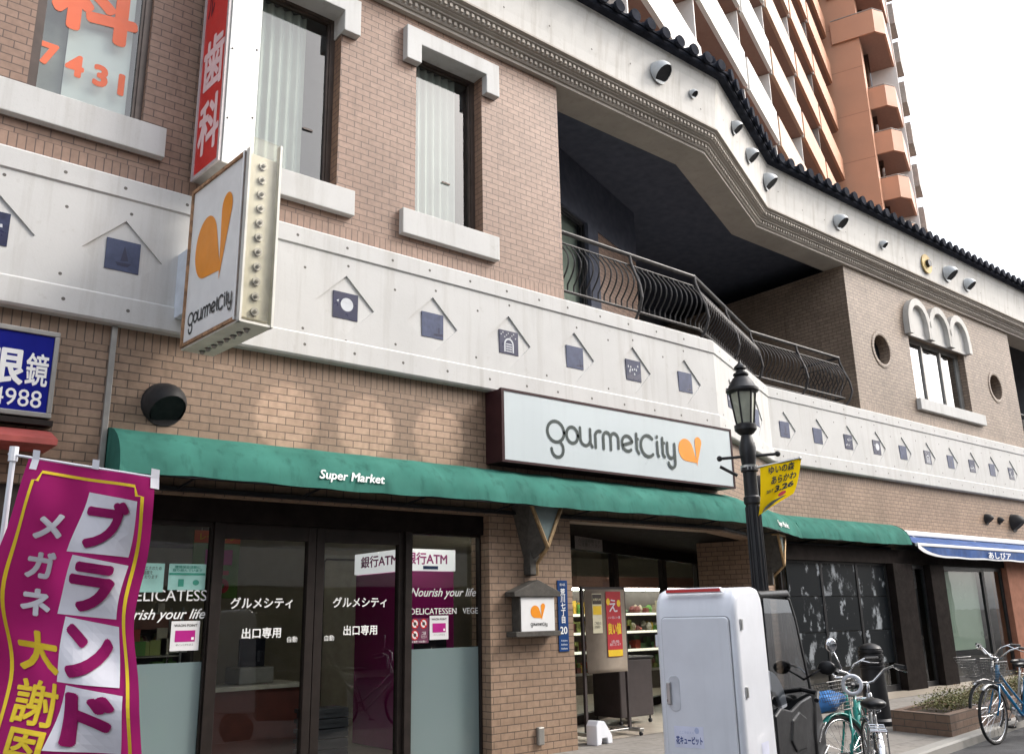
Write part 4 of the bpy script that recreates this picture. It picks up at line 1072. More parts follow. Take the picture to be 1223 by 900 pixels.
lantern(12, 'dim wedge lantern in the shade on the pillar at the bend', Matrix.Translation((10.48, 0, 0)) @ Matrix.Rotation(TH, 4, 'Z') @ Matrix.Translation((2.3, -.02, -.05)))

# ------------------------------------------------------------------ balcony railing
rl = thing('balcony_railing', 'dark wrought iron railing with bellied bars round the recessed balcony', 'railing', (10, 0, 5.6))
RP = [(7.56, 0.12), (10.46, 0.12), (13.50, 1.30), (16.55, 1.30)]
def rail_prof(t):
    """bellied bar: t 0 bottom to 1 top -> (outward offset, z)"""
    z = 5.80 + .70 * t
    return (.16 * math.sin(PI * min(1, max(0, (1 - t) * 1.25 - .05))) if t < .96 else 0), z
def railmesh(d, z, r): 
    m = MB(); P = [Vector((x, y, 0)) for x, y in RP]
    o = [(7.56, .12 - d), (10.46 + d * .187, .12 - d), (13.50 + d * .187, 1.30 - d), (16.55 + d, 1.30 - d), (16.55 + d, 2.2)] 
    m.tube([(x, y, z) for x, y in o], r, 8); return m
IRON = pm('wrought_iron', (.045, .042, .042), .5, .4, var=.3)
railmesh(0, 6.665, .032).build('top_rail', IRON, rl); railmesh(0, 6.505, .014).build('rail', IRON, rl); railmesh(.02, 5.80, .02).build('rail', IRON, rl); railmesh(0, 5.68, .014).build('rail', IRON, rl)
bar = MB(); bar.tube([(0, -rail_prof(t / 12)[0], rail_prof(t / 12)[1]) for t in range(13)], .0115, 6, caps=False)
b0 = None
nb = 0
for x, y, a in along([*RP], .118, 0):
    if b0 is None:
        b0 = bar.build('baluster', IRON, rl, local=True); b0.matrix_parent_inverse = rl.matrix_basis.inverted(); b = b0
    else:
        b = b0.copy(); COL.objects.link(b)
    b.location = (x, y, 0); b.rotation_euler = (0, 0, a); nb += 1
for k in range(8):
    b = b0.copy(); COL.objects.link(b); b.location = (16.55, 1.36 + k * .11, 0); b.rotation_euler = (0, 0, R(90))
def rpost(x, y, a):
    m = MB(); M = Matrix.Translation((x, y, 0)) @ Matrix.Rotation(a, 4, 'Z')
    m.tube([M @ Vector(q) for q in ((0, .02, 5.45), (0, -.02, 5.62), (0, -.14, 5.78), (0, -.20, 5.95), (0, -.17, 6.15), (0, -.08, 6.38), (0, -.02, 6.55), (0, 0, 6.70))], .022, 8)
    m.build('post', IRON, rl)
for x, y, a in ((9.0, .12, 0), (10.46, .12, R(10.6)), (12.0, .12 + 1.54 * math.tan(TH), TH), (13.50, 1.30, R(10.6)), (15.0, 1.30, 0), (16.55, 1.30, R(45))): rpost(x, y, a)
r2 = thing('balcony_railing', 'short stretch of railing in the dark opening past the block with round windows', 'railing', (27, 1.3, 5.6))
m = MB()
for z, r_ in ((6.66, .03), (6.5, .014), (5.8, .018)): m.tube([(25.32, 1.4, z), (29.5, 1.4, z)], r_, 8)
m.build('rail', IRON, r2)
c0 = None
for k in range(32):
    if c0 is None: c0 = bar.build('baluster', IRON, r2, local=True); c0.matrix_parent_inverse = r2.matrix_basis.inverted(); b = c0
    else: b = c0.copy(); COL.objects.link(b)
    b.location = (25.4 + k * .13, 1.4, 0)

# ------------------------------------------------------------------ street lamp with flag
LX, LY = 8.02, -2.32
sl_ = thing('street_lamp', 'black cast iron street lamp with hexagonal lantern by the kerb', 'street lamp', (LX, LY, .1))
m = MB(); m.lathe((LX, LY, .1), [(.17, 0), (.17, .12), (.13, .16), (.125, .5), (.10, .55), (.085, .7), (.078, 1.2), (.072, 2.6), (.088, 2.62), (.088, 2.68), (.075, 2.70), (.072, 2.95), (.092, 2.96), (.092, 3.0), (.075, 3.03), (.085, 3.12), (.092, 3.22), (.07, 3.30), (.055, 3.36), (.085, 3.38), (.12, 3.42), (.12, 3.47), (.09, 3.49)], 18); m.build('pole', BLACK, sl_, auto=30)
fl = MB()
for k in range(12):
    a = 2 * PI * k / 12; fl.tube([(LX + .083 * math.cos(a), LY + .083 * math.sin(a), .85), (LX + .073 * math.cos(a), LY + .073 * math.sin(a), 2.68)], .010, 5)
fl.build('fluting', BLACK, sl_)
fr = MB(); pn = MB()
for k in range(6):
    a, b = 2 * PI * k / 6 + .3, 2 * PI * (k + 1) / 6 + .3
    lo = lambda t, r_=.082: Vector((LX + r_ * math.cos(t), LY + r_ * math.sin(t), 3.5)); hi = lambda t, r_=.142: Vector((LX + r_ * math.cos(t), LY + r_ * math.sin(t), 3.94))
    fr.tube([lo(a), hi(a)], .011, 6); fr.tube([hi(a), hi(b)], .012, 6); fr.tube([lo(a), lo(b)], .012, 6)
    pn.quad(lo(a, .079), lo(b, .079), hi(b, .137), hi(a, .137))
fr.build('lantern_frame', BLACK, sl_); pn.build('lantern_glass', LAMPGL, sl_)
m = MB(); m.lathe((LX, LY, 3.94), [(.165, 0), (.18, .015), (.18, .04), (.155, .06), (.122, .12), (.092, .165), (.068, .185), (.085, .20), (.085, .215), (.05, .24), (.045, .26), (.07, .275), (.065, .30), (.035, .325), (.018, .345), (.012, .37)], 18); m.build('lantern_roof', BLACK, sl_, auto=30)
m = MB(); pa = Vector((.66, -.60, 0)).normalized() * .9
m.tube([(LX - .30 * .74, LY + .30 * .67, 3.21), (LX + .31 * .74, LY - .31 * .67, 3.245)], .016, 8); m.sphere((LX - .31 * .74, LY + .31 * .67, 3.21), .032, 10); m.sphere((LX + .32 * .74, LY - .32 * .67, 3.246), .032, 10); m.build('ladder_bar', BLACK, sl_)
m = MB(); m.tube([(LX - .10, LY + .09, 3.02), (LX - .24, LY + .20, 3.12)], .018, 8); m.build('stay', BLACK, sl_)
fg = thing('flag', 'small yellow festival flag with a date hanging from the street lamp', 'flag', (LX + .1, LY - .08, 3.1))
fd = Vector((.80, -.60, 0)).normalized()
m = MB(); m.lathe((LX, LY, 3.075), [(.092, 0), (.092, .05)], 14); m.tube([(LX + fd.x * .07, LY + fd.y * .07, 3.10), (LX + fd.x * .56, LY + fd.y * .56, 3.20)], .013, 8); m.sphere((LX + fd.x * .57, LY + fd.y * .57, 3.20), .022, 8); m.build('flag_arm', STEEL, fg)
fo = Vector((fd.y, -fd.x, 0)) if (Vector((fd.y, -fd.x, 0)).y < 0) else Vector((-fd.y, fd.x, 0))
def fpos(u, v, off=0):
    """u 0..1 along the arm, v 0..1 down the cloth"""
    s_ = .12 + .47 * u * (1 - .16 * v) - .05 * v - .04 * v * v
    z = 3.115 + .09 * u - (.54 - .14 * u * v) * v
    wv = .04 * math.sin(u * 5.2 + v * 2.4) * (.3 + v) + .04 * v
    return Vector((LX, LY, z)) + fd * s_ + fo * (wv + off)
m = MB(); n = 16
for i in range(n):
    for j in range(n): m.quad(fpos(i / n, j / n), fpos((i + 1) / n, j / n), fpos((i + 1) / n, (j + 1) / n), fpos(i / n, (j + 1) / n))
fc = m.build('flag_cloth', FLAGY, fg, smooth=True, merge=True)
def warp(me, fn, cut=.06):
    bm = bmesh.new(); bm.from_mesh(me); bmesh.ops.triangulate(bm, faces=bm.faces)
    ys = [v.co.y for v in bm.verts]; xs = [v.co.x for v in bm.verts]
    for lo, hi, ax in ((min(xs), max(xs), 0), (min(ys), max(ys), 1)):
        k = lo + cut
        while k < hi:
            co = [0, 0, 0]; co[ax] = k; no = [0, 0, 0]; no[ax] = 1
            bmesh.ops.bisect_plane(bm, geom=bm.verts[:] + bm.edges[:] + bm.faces[:], plane_co=co, plane_no=no); k += cut
    b = MB()
    for v in bm.verts: v.index = len(b.v); b.v.append(fn(v.co.x, v.co.y, v.co.z * 3))
    bm.verts.index_update()
    for f in bm.faces: b.f.append(tuple(v.index for v in f.verts))
    bm.free(); return b
def poly_me(pts):
    me = bpy.data.meshes.new('p'); me.from_pydata([(x, y, 0) for x, y in pts], [], [tuple(range(len(pts)))]); return me
def put(me, cx, cy, s=1, rot=0):
    for v in me.vertices:
        x, y = v.co.x, v.co.y; v.co.x = cx + s * (x * math.cos(rot) - y * math.sin(rot)); v.co.y = cy + s * (x * math.sin(rot) + y * math.cos(rot))
    return me
ffn = lambda off: (lambda x, y, z=0: fpos(x, -y, off + z))
DG = pm('dark_print', (.03, .035, .03), .6)
for body, x, y, W in (('ゆいの森', .52, -.13, .66), ('あらかわ', .60, -.355, .66)):
    warp(put(text_mesh(body, W, .18, .03), x, y), ffn(.006), .05).build('lettering', DG, fc)
warp(put(text_mesh('2017', .20, .07, .03), .26, -.58), ffn(.006), .05).build('lettering', DG, fc); warp(put(text_mesh('3.26', .50, .16, .05), .66, -.57), ffn(.006), .05).build('lettering', DG, fc)
warp(poly_me([(.66 + .10 * math.cos(PI * k / 8), -.755 + .065 * math.sin(PI * k / 8)) for k in range(16)]), ffn(.006), .05).build('red_dot', pm('flag_red', (.6, .03, .06), .6), fc)
warp(poly_me([(.12, -.985), (.2, -.89), (.42, -.84), (.7, -.84), (.80, -.88), (.62, -.90), (.4, -.96)]), ffn(.006), .05).build('printed_picture', pm('flag_grey', (.10, .11, .10), .6, var=.6, scale=30), fc)

# ------------------------------------------------------------------ magenta banner
bn = thing('banner', 'tall magenta banner with white and yellow Japanese characters on a white pole', 'banner', (.80, -3.32, 0))
BD = Vector((.80, -.60, 0)).normalized(); BN = Vector((-.60, -.80, 0)).normalized()
B0 = Vector((.845, -3.36, 2.37))
m = MB(); m.tube([(.80, -3.31, 0), (.80, -3.31, 2.42)], .013, 10); m.tube([(.78, -3.30, 2.395), tuple(B0 + BD * .62 + Vector((0, 0, -.10)))], .006, 8); m.tube([(.80, -3.31, 2.36), (.80, -3.31, 2.43)], .021, 10)
m.build('pole', WHITE2, bn); m = MB(); m.lathe((.80, -3.31, 0), [(.2, 0), (.2, .05), (.1, .09), (.03, .12)], 18); m.build('base', WHITE2, bn)
def bpos(u, v, off=0):
    """u 0..0.6 m across, v metres down"""
    e = u / .6
    sh = -.085 * (1 - math.exp(-v / .35)) * (1 - e) + .03 * min(v, 1) - .055 * math.sin(min(v, 1.4) * 3.0) * e * .5 + .05 * max(0, v - 1.05) * e + .03 * math.sin(v * 6.5 + .5)
    wv = .055 * math.sin(v * 5.3 + e * 2.2) * (.2 + min(v, 1)) + .014 * math.sin(v * 13 - e * 7) + .018 * math.sin(e * 9 + v * 3) + .005 * v
    z = 2.37 - .105 * e - v * (.98)
    return B0 + BD * (u + sh) + BN * (wv + off) + Vector((0, 0, z - 2.37))
m = MB(); nu, nv = 24, 70
for i in range(nu):
    for j in range(nv):
        m.quad(bpos(.6 * i / nu, 1.8 * j / nv), bpos(.6 * (i + 1) / nu, 1.8 * j / nv), bpos(.6 * (i + 1) / nu, 1.8 * (j + 1) / nv), bpos(.6 * i / nu, 1.8 * (j + 1) / nv))
bc = m.build('banner_cloth', MAG, bn, smooth=True, merge=True)
bfn = lambda off: (lambda x, y, z=0: bpos(x, -y, off + z))
def strip(pts, wd):
    b = MB(); strokes(b, [pts], wd, Matrix.Identity(4)); me = bpy.data.meshes.new('s'); me.from_pydata([tuple(q) for q in b.v], [], b.f); return me
ln = [(.075, -.07), (.555, -.07)]
warp(strip([(.055, -1.8), (.055, -.10), (.075, -.10), (.085, -.055), (.52, -.055), (.53, -.10), (.555, -.10), (.555, -1.8)], .014), bfn(.004), .04).build('border_line', CLOTHY, bc)
rb = random.Random(5)
for ch, y, hgt in (('ブ', -.255, .29), ('ラ', -.545, .28), ('ン', -.835, .30), ('ド', -1.125, .28), ('品', -1.42, .28), ('市', -1.70, .22)):
    h2 = hgt / 2; sk = rb.uniform(-.03, .03)
    warp(poly_me([(.29 + sk * .7, y + h2 - .004), (.535, y + h2 - .016), (.53 - sk * .4, y - h2 + .016), (.275 - sk * .7, y - h2 + .002)]), bfn(.004), .04).build('white_block', CLOTHW, bc)
    warp(put(text_mesh(ch, .20, hgt * .80, .05), .405, y), bfn(.007), .04).build('lettering', MAG, bc)
for ch, y, hgt in (('メ', -.30, .125), ('ガ', -.475, .125), ('ネ', -.645, .125)): warp(put(text_mesh(ch, .115, hgt, .045), .175, y), bfn(.004), .04).build('lettering', CLOTHW, bc)
for ch, y in (('大', -.865), ('謝', -1.085), ('恩', -1.285), ('祭', -1.49)): warp(put(text_mesh(ch, .19, .185, .035 if ch == '大' else .018), .18, y), bfn(.004), .04).build('lettering', CLOTHY, bc)
for u in (.02, .30, .585):
    m = MB(); p = bpos(u, .0); q = bpos(u + .035, .0)
    m.quad(p + BN * .004, q + BN * .004, q + Vector((0, 0, .045)) + BN * .004, p + Vector((0, 0, .045)) + BN * .004)
    if u < .1 or u > .5: m.quad(p + BN * .0042, q + BN * .0042, bpos(u + .035, .05, .0042), bpos(u, .05, .0042))
    m.build('loop', CLOTHW, bn)
m = MB(); p = bpos(0, .62); m.tube([(.80, -3.31, p.z), tuple(p)], .012, 6); m.build('loop', CLOTHW, bn)
# ------------------------------------------------------------------ delivery trike
tk = thing('delivery_trike', 'white tall box delivery trike with black cab parked by the kerb', 'delivery trike', (4.79, -4.08, 0), R(18))
def lb_(name, mb, mat, par=tk, **k): return mb.build(name, mat, par, local=True, **k)
YZ = Matrix(((0, 0, 1, 0), (1, 0, 0, 0), (0, 1, 0, 0), (0, 0, 0, 1)))       # polygon (y, z) extruded along +x
m = MB(); hw = .285
prof = [(0, .42), (0, 1.60), (.02, 1.68), (.07, 1.735), (.15, 1.755), (.42, 1.765), (.50, 1.755), (.56, 1.70), (.585, 1.62), (.64, .42)]
XZ = Matrix(((1, 0, 0, 0), (0, 0, -1, hw), (0, 1, 0, 0), (0, 0, 0, 1)))
m.prism(prof, hw * 2, XZ); bx = lb_('cargo_box', m, WHITE2, bevel=.035, segs=4, auto=40)
m = MB(); m.prism(rrect(.47, .90, .03), .024, Matrix.Translation((-.022, -.0, 1.12)) @ YZ); m2 = lb_('box_door', m, WHITE2, bevel=.009, segs=3)
m = MB(); m.prism(rrect(.482, .912, .035), .004, Matrix.Translation((-.003, -.0, 1.12)) @ YZ); lb_('door_gasket', m, pm('gasket_grey', (.30, .31, .33), .6))
m = MB(); m.prism(rrect(.075, .22, .03), .006, Matrix.Translation((-.026, .165, 1.09)) @ YZ); lb_('latch_plate', m, pm('latch_grey', (.55, .56, .60), .35), m2, bevel=.003)
m = MB(); m.box(-.045, -.026, .185, .215, 1.02, 1.16); lb_('latch', m, STEEL, m2, bevel=.005)
m = MB(); m.prism([(-.2, 0), (.2, 0), (.19, .035), (-.19, .035)], .05, Matrix.Translation((.005, 0, 1.725)) @ YZ); lb_('top_ledge', m, WHITE2, bevel=.01)
m = MB(); m.box(-.004, .006, -.19, .19, 1.732, 1.752); lb_('reflector_strip', m, REDREF)
for z in (1.52, 1.10, .68):
    m = MB(); m.box(.06, .095, -hw - .012, -hw + .002, z - .035, z + .035); lb_('hinge', m, STEEL, bevel=.004)
for z in (1.42, .62):
    m = MB(); m.box(.05, .085, hw - .002, hw + .03, z - .04, z + .04); lb_('hinge', m, WHITE2, bevel=.006)
STK = pm('pale_sticker', (.66, .68, .82), .4); INK = pm('sticker_ink', (.03, .06, .26), .5)
BK = Matrix(((0, 0, -1, 0), (-1, 0, 0, 0), (0, 1, 0, 0), (0, 0, 0, 1)))
def back(y, z, d=.0235): return Matrix.Translation((-d, y, z)) @ BK
m = MB(); panel(m, back(.085, .825), .20, .13); s = lb_('sticker', m, STK, m2); text(s, INK, back(.085, .805, .0242), '花キューピット', W=.18, H=.05, bold=.03, local=True); text(s, pm('sticker_pale_ink', (.42, .47, .66), .5), back(.10, .852, .0242), 'こころ伝える', W=.10, bold=.0, local=True)
m = MB(); m.flat([(.055 + .016 * math.cos(PI * k / 4), .04 + .02 * math.sin(PI * k / 4)) for k in range(8)], back(.085, .825, .0242)); lb_('emblem', m, pm('sticker_pale_ink', (.42, .47, .66), .5), s)
m = MB(); panel(m, back(-.0, .630, .0045), .065, .04); s = lb_('sticker', m, STK); m = MB(); m.flat([(-.03, -.018), (-.005, -.018), (-.005, .018), (-.03, .018)], back(0, .630, .0055)); lb_('emblem', m, INK, s)
SD = Matrix(((1, 0, 0, .36), (0, 0, -1, -hw - .002), (0, 1, 0, .70), (0, 0, 0, 1)))
m = MB(); panel(m, SD, .15, .14); s = lb_('sticker', m, STK); text(s, INK, SD @ Matrix.Translation((0, -.03, .0008)), '花キューピット', W=.13, H=.04, bold=.02, local=True)
# cab
m = MB()
def xz(poly, y0, t): return poly, t, Matrix(((1, 0, 0, 0), (0, 0, -1, y0), (0, 1, 0, 0), (0, 0, 0, 1)))
for y in (.27, -.23):
    m.prism(*xz([(1.28, 1.70), (1.34, 1.70), (1.46, 1.55), (1.72, .98), (1.67, .96), (1.41, 1.53)], y, .04))
m.prism([(.58, 1.735), (1.30, 1.755), (1.37, 1.71), (1.345, 1.68), (1.28, 1.705), (.58, 1.69)], .54, Matrix(((1, 0, 0, 0), (0, 0, -1, .27), (0, 1, 0, 0), (0, 0, 0, 1)))); lb_('canopy', m, BLACKPL, bevel=.02, segs=3)
m = MB(); m.quad((1.35, .26, 1.70), (1.35, -.26, 1.70), (1.69, -.26, .97), (1.69, .26, .97)); lb_('windscreen', m, glass('windscreen', (.62, .66, .68), base=.06))
m = MB(); m.prism([(1.66, 1.0), (1.74, .98), (1.86, .72), (1.88, .45), (1.80, .30), (1.62, .26), (1.54, .38), (1.55, .70)], .60, Matrix(((1, 0, 0, 0), (0, 0, -1, .30), (0, 1, 0, 0), (0, 0, 0, 1)))); lb_('front_cowl', m, BLACKPL, bevel=.05, segs=4, auto=40)
m = MB(); m.tube([(1.60, -.31, .62), (1.72, -.312, .70), (1.84, -.31, .74)], .006, 6); m.tube([(1.58, -.31, .46), (1.72, -.312, .53), (1.86, -.31, .57)], .006, 6); lb_('trim_line', m, CHROME)
m = MB(); m.prism([(.66, .30), (1.66, .26), (1.66, .36), (1.1, .40), (.98, .62), (.66, .66)], .44, Matrix(((1, 0, 0, 0), (0, 0, -1, .22), (0, 1, 0, 0), (0, 0, 0, 1)))); lb_('floor_body', m, BLACKPL, bevel=.03)
for y in (.285, -.255):
    m = MB(); m.prism([(.655, .42), (.655, .90), (.80, .94), (1.05, .90), (1.30, .94), (1.60, .96), (1.66, .80), (1.60, .36), (1.3, .33)], .03, Matrix(((1, 0, 0, 0), (0, 0, -1, y), (0, 1, 0, 0), (0, 0, 0, 1)))); o = lb_('side_panel', m, BLACKPL, bevel=.012, segs=3)
    m = MB(); m.quad((.66, y - .012, .94), (1.62, y - .012, .98), (1.40, y - .012, 1.52), (1.28, y - .012, 1.68), (.66, y - .012, 1.69)); lb_('side_window', m, glass('vinyl_window', (.36, .38, .40), base=.05), o)
m = MB(); m.prism([(.64, .67), (1.02, .68), (1.06, .74), (.98, .80), (.68, .82)], .36, Matrix(((1, 0, 0, 0), (0, 0, -1, .18), (0, 1, 0, 0), (0, 0, 0, 1)))); lb_('seat', m, BLACKPL, bevel=.03, segs=3)
m = MB(); m.prism([(.68, .83), (.75, .83), (.80, 1.18), (.74, 1.20)], .40, Matrix(((1, 0, 0, 0), (0, 0, -1, .20), (0, 1, 0, 0), (0, 0, 0, 1)))); lb_('seat_back', m, BLACKPL, bevel=.02)
m = MB(); out = arc(.66, .90, .44, .30, 4, 88, 10); inn = arc(.66, .90, .30, .16, 88, 4, 10)
m.prism(out + inn, .03, Matrix(((1, 0, 0, 0), (0, 0, -1, -.21), (0, 1, 0, 0), (0, 0, 0, 1)))); lb_('rain_cover', m, WHITE2, bevel=.01, segs=2)
m = MB(); m.tube([(1.42, -.26, 1.02), (1.34, -.40, 1.0), (1.22, -.42, .96)], .018, 8); m.tube([(1.42, .26, 1.02), (1.34, .40, 1.0), (1.22, .42, .96)], .018, 8); m.tube([(1.45, -.26, 1.0), (1.45, .26, 1.0)], .02, 8); lb_('handlebar', m, BLACK)
m = MB(); m.prism([(.95, .70), (1.05, .62), (1.30, .61), (1.42, .70), (1.38, .82), (1.20, .88), (1.02, .84)], .035, Matrix(((1, 0, 0, 0), (0, 0, -1, -.262), (0, 1, 0, 0), (0, 0, 0, 1)))); lb_('pannier', m, BLACKPL, bevel=.014, segs=3)
m = MB(); m.tube([(1.50, -.26, 1.08), (1.52, -.40, 1.16)], .008, 6); m.sphere((1.53, -.44, 1.17), .07, 12, (.35, 1, .75)); lb_('mirror', m, BLACKPL, smooth=True)
def wheel3(x, y, r, wd, par):
    t = MB(); t.lathe((0, 0, 0), [(r * .6, -wd / 2), (r * .93, -wd / 2), (r, -wd * .3), (r, wd * .3), (r * .93, wd / 2), (r * .6, wd / 2)], 24, Matrix.Rotation(PI / 2, 3, 'X')); 
    o = MB(); o.v = [q + Vector((x, y, r)) for q in t.v]; o.f = t.f
    wo = o.build('wheel', RUBBER, par, local=True, auto=40)
    h_ = MB(); h_.lathe((x, y, r), [(r * .58, -wd * .3), (r * .58, wd * .3)], 18, Matrix.Rotation(PI / 2, 3, 'X')); h_.build('rim', STEEL, wo)
wheel3(.42, .22, .21, .11, tk); wheel3(.42, -.22, .21, .11, tk); wheel3(1.72, 0, .22, .10, tk)

# ------------------------------------------------------------------ bicycles
def bicycle(label, loc, rz, paint, steer=0, basket=True, bag=None, mirror=False, fend=CHROME, group=None, rack=True, lock=False, grip=BLACK, dark=False):
    t = thing('bicycle', label, 'bicycle', loc, rz)
    if group: t['group'] = group
    rw, fw, rr_ = Vector((-.46, 0, .335)), Vector((.60, 0, .335)), .335
    bb = Vector((-.02, 0, .28)); st = Vector((-.17, 0, .70)); hd = Vector((.37, 0, .86)); hl = Vector((.41, 0, .72))
    B = lambda mb, n_, mt, par=t, **k: mb.build(n_, mt, par, local=True, **k)
    sp = Matrix.Translation(hd) @ Matrix.Rotation(steer, 4, Vector((-.35, 0, .94)).normalized()) @ Matrix.Translation(-hd)
    I = Matrix.Identity(4)
    m = MB(); m.tube([hl, bb + Vector((.05, 0, .04)), bb], .019, 8); m.tube([hd + Vector((.0, 0, -.04)), hd + Vector((-.15, 0, -.20)), bb + Vector((.0, 0, .16)), (st + bb) / 2 + Vector((-.01, 0, -.10))], .014, 8); m.tube([bb, st, st + Vector((-.03, 0, .08))], .016, 8); m.tube([hd + Vector((-.015, 0, .04)), hl + Vector((.02, 0, -.05))], .023, 8)
    for s_ in (-1, 1): m.tube([bb + Vector((0, s_ * .03, 0)), rw + Vector((0, s_ * .06, 0))], .010, 6); m.tube([st + Vector((0, s_ * .02, -.03)), rw + Vector((0, s_ * .06, 0))], .008, 6)
    B(m, 'frame', paint, smooth=True)
    m = MB()
    for s_ in (-1, 1): m.tube([sp @ (hl + Vector((.03, s_ * .03, -.06))), sp @ Vector((.50, s_ * .05, .5)), sp @ (fw + Vector((0, s_ * .055, 0)))], .011, 6)
    B(m, 'fork', paint, smooth=True)
    for c, M in ((rw, I), (fw, sp)):
        tr = MB(); tr.tube([M @ (c + Vector((.322 * math.cos(2 * PI * k / 32), 0, .322 * math.sin(2 * PI * k / 32)))) for k in range(32)], .018, 8, closed=True); wo = B(tr, 'wheel', RUBBER, smooth=True)
        tr = MB(); tr.tube([M @ (c + Vector((.30 * math.cos(2 * PI * k / 32), 0, .30 * math.sin(2 * PI * k / 32)))) for k in range(32)], .010, 6, closed=True); B(tr, 'rim', CHROME, wo, smooth=True)
        tr = MB(); tr.tube([M @ (c + Vector((0, -.05, 0))), M @ (c + Vector((0, .05, 0)))], .024, 10)
        for k in range(28):
            a = 2 * PI * k / 28; tr.tube([M @ (c + Vector((.02 * math.cos(a + .6), .035 * (-1) ** k, .02 * math.sin(a + .6)))), M @ (c + Vector((.295 * math.cos(a), 0, .295 * math.sin(a))))], .0016, 4, caps=False)
        B(tr, 'spokes', CHROME, wo)
        tr = MB(); a0, a1 = (20, 215) if c is rw else (55, 175); n = 20
        for k in range(n):
            p0, p1 = R(a0 + (a1 - a0) * k / n), R(a0 + (a1 - a0) * (k + 1) / n)
            for (y0, r0), (y1, r1) in (((-.032, .345), (-.018, .362)), ((-.018, .362), (.018, .362)), ((.018, .362), (.032, .345))):
                tr.quad(*[M @ (c + Vector((r_ * math.cos(p), y, r_ * math.sin(p)))) for p, y, r_ in ((p0, y0, r0), (p1, y0, r0), (p1, y1, r1), (p0, y1, r1))])
        B(tr, 'mudguard', fend, smooth=True, solid=.002, merge=True)
    m = MB(); H = hd + Vector((-.03, 0, .12))
    m.tube([sp @ hd, sp @ H], .013, 8)
    for s_ in (-1, 1): m.tube([sp @ (H + q) for q in (Vector((0, 0, 0)), Vector((.03, s_ * .06, .01)), Vector((.0, s_ * .16, .10)), Vector((-.06, s_ * .24, .13)), Vector((-.18, s_ * .28, .12)))], .011, 8)
    hb = B(m, 'handlebar', CHROME, smooth=True)
    for s_ in (-1, 1):
        m = MB(); m.tube([sp @ (H + Vector((-.06, s_ * .242, .13))), sp @ (H + Vector((-.20, s_ * .285, .118)))], .017, 8); B(m, 'grip', grip, hb)
        m = MB(); m.tube([sp @ (H + Vector((-.03, s_ * .22, .12))), sp @ (H + Vector((-.08, s_ * .27, .09))), sp @ (H + Vector((-.17, s_ * .30, .075)))], .006, 6); B(m, 'brake_lever', CHROME, hb)
    if mirror:
        m = MB(); m.tube([sp @ (H + Vector((-.06, .20, .13))), sp @ (H + Vector((-.02, .24, .30)))], .005, 6); m.sphere(sp @ (H + Vector((-.02, .25, .34))), .055, 14, (.3, .9, 1.1)); B(m, 'mirror', pm('mirror_glass', (.8, .8, .82), .05, 1, var=0), smooth=True)
    S = st + Vector((-.05, 0, .17))
    m = MB(); m.tube([st, S], .013, 8); B(m, 'seat_post', CHROME)
    m = MB()
    m.sphere(S + Vector((-.05, 0, .0)), .12, 14, (.95, .85, .36)); m.sphere(S + Vector((.10, 0, .01)), .06, 10, (1.7, .5, .5)); B(m, 'saddle', BLACKPL, smooth=True)
    m = MB()
    for y in (-.03, .03): 
        for x in (-.07, -.03): m.tube([S + Vector((x, y, -.03)) + Vector((.02 * math.cos(k), .02 * math.sin(k), -.035 + .05 * k / 20)) for k in range(0, 20)], .003, 4)
    B(m, 'saddle_springs', CHROME)
    if rack:
        m = MB()
        for y in (-.06, 0, .06): m.tube([(-.25, y, .715), (-.70, y, .715)], .006, 6)
        for x in (-.30, -.45, -.60, -.70): m.tube([(x, -.06, .715), (x, .06, .715)], .006, 6)
        for s_ in (-1, 1): m.tube([(-.60, s_ * .06, .715), rw + Vector((0, s_ * .07, 0))], .006, 6)
        B(m, 'rear_rack', CHROME)
        m = MB(); m.sphere((-.815, 0, .52), .038, 12, (.4, 1, 1.25)); B(m, 'reflector', REDREF, smooth=True)
    if basket:
        m = MB(); x0, x1, w0, w1, z0, z1 = .52, .80, .13, .19, .71, .96
        def bq(x, y, z): return sp @ Vector((x, y, z))
        def edge(f, z): 
            k = (z - z0) / (z1 - z0); a, b, w_ = x0 - .02 * k, x1 + .05 * k - .05 * (1 - k), w0 + (w1 - w0) * k
            return [(a, -w_), (b, -w_), (b, w_), (a, w_)]
        for k in range(9):
            z = z0 + (z1 - z0) * k / 8; e = edge(0, z); m.tube([bq(x, y, z) for x, y in e], .0052 if k in (0, 8) else .0024, 4, closed=True)
        e0, e1 = edge(0, z0), edge(0, z1)
        for i in range(4):
            for k in range(12):
                f_ = k / 12; p = [e0[i][q] + (e0[(i + 1) % 4][q] - e0[i][q]) * f_ for q in (0, 1)]; q_ = [e1[i][q] + (e1[(i + 1) % 4][q] - e1[i][q]) * f_ for q in (0, 1)]
                m.tube([bq(*p, z0), bq(*q_, z1)], .0022, 4, caps=False)
        for k in range(8): m.tube([bq(e0[0][0] + (e0[1][0] - e0[0][0]) * k / 8, -w0, z0), bq(e0[0][0] + (e0[1][0] - e0[0][0]) * k / 8, w0, z0)], .0024, 4, caps=False)
        B(m, 'basket', BASKET)
    m = MB(); m.tube([bb + Vector((0, -.06, 0)), bb + Vector((0, .06, 0))], .022, 10); m.tube([bb + Vector((0, -.075, 0)), bb + Vector((.10, -.08, -.13))], .009, 6); m.tube([bb + Vector((0, .075, 0)), bb + Vector((-.10, .08, .13))], .009, 6); B(m, 'crank', CHROME)
    for sx, sy, sz in ((.10, -.12, -.13), (-.10, .12, .13)):
        m = MB(); c = bb + Vector((sx, sy, sz)); m.box(c.x - .045, c.x + .045, c.y - .04, c.y + .04, c.z - .012, c.z + .012); B(m, 'pedal', RUBBER)
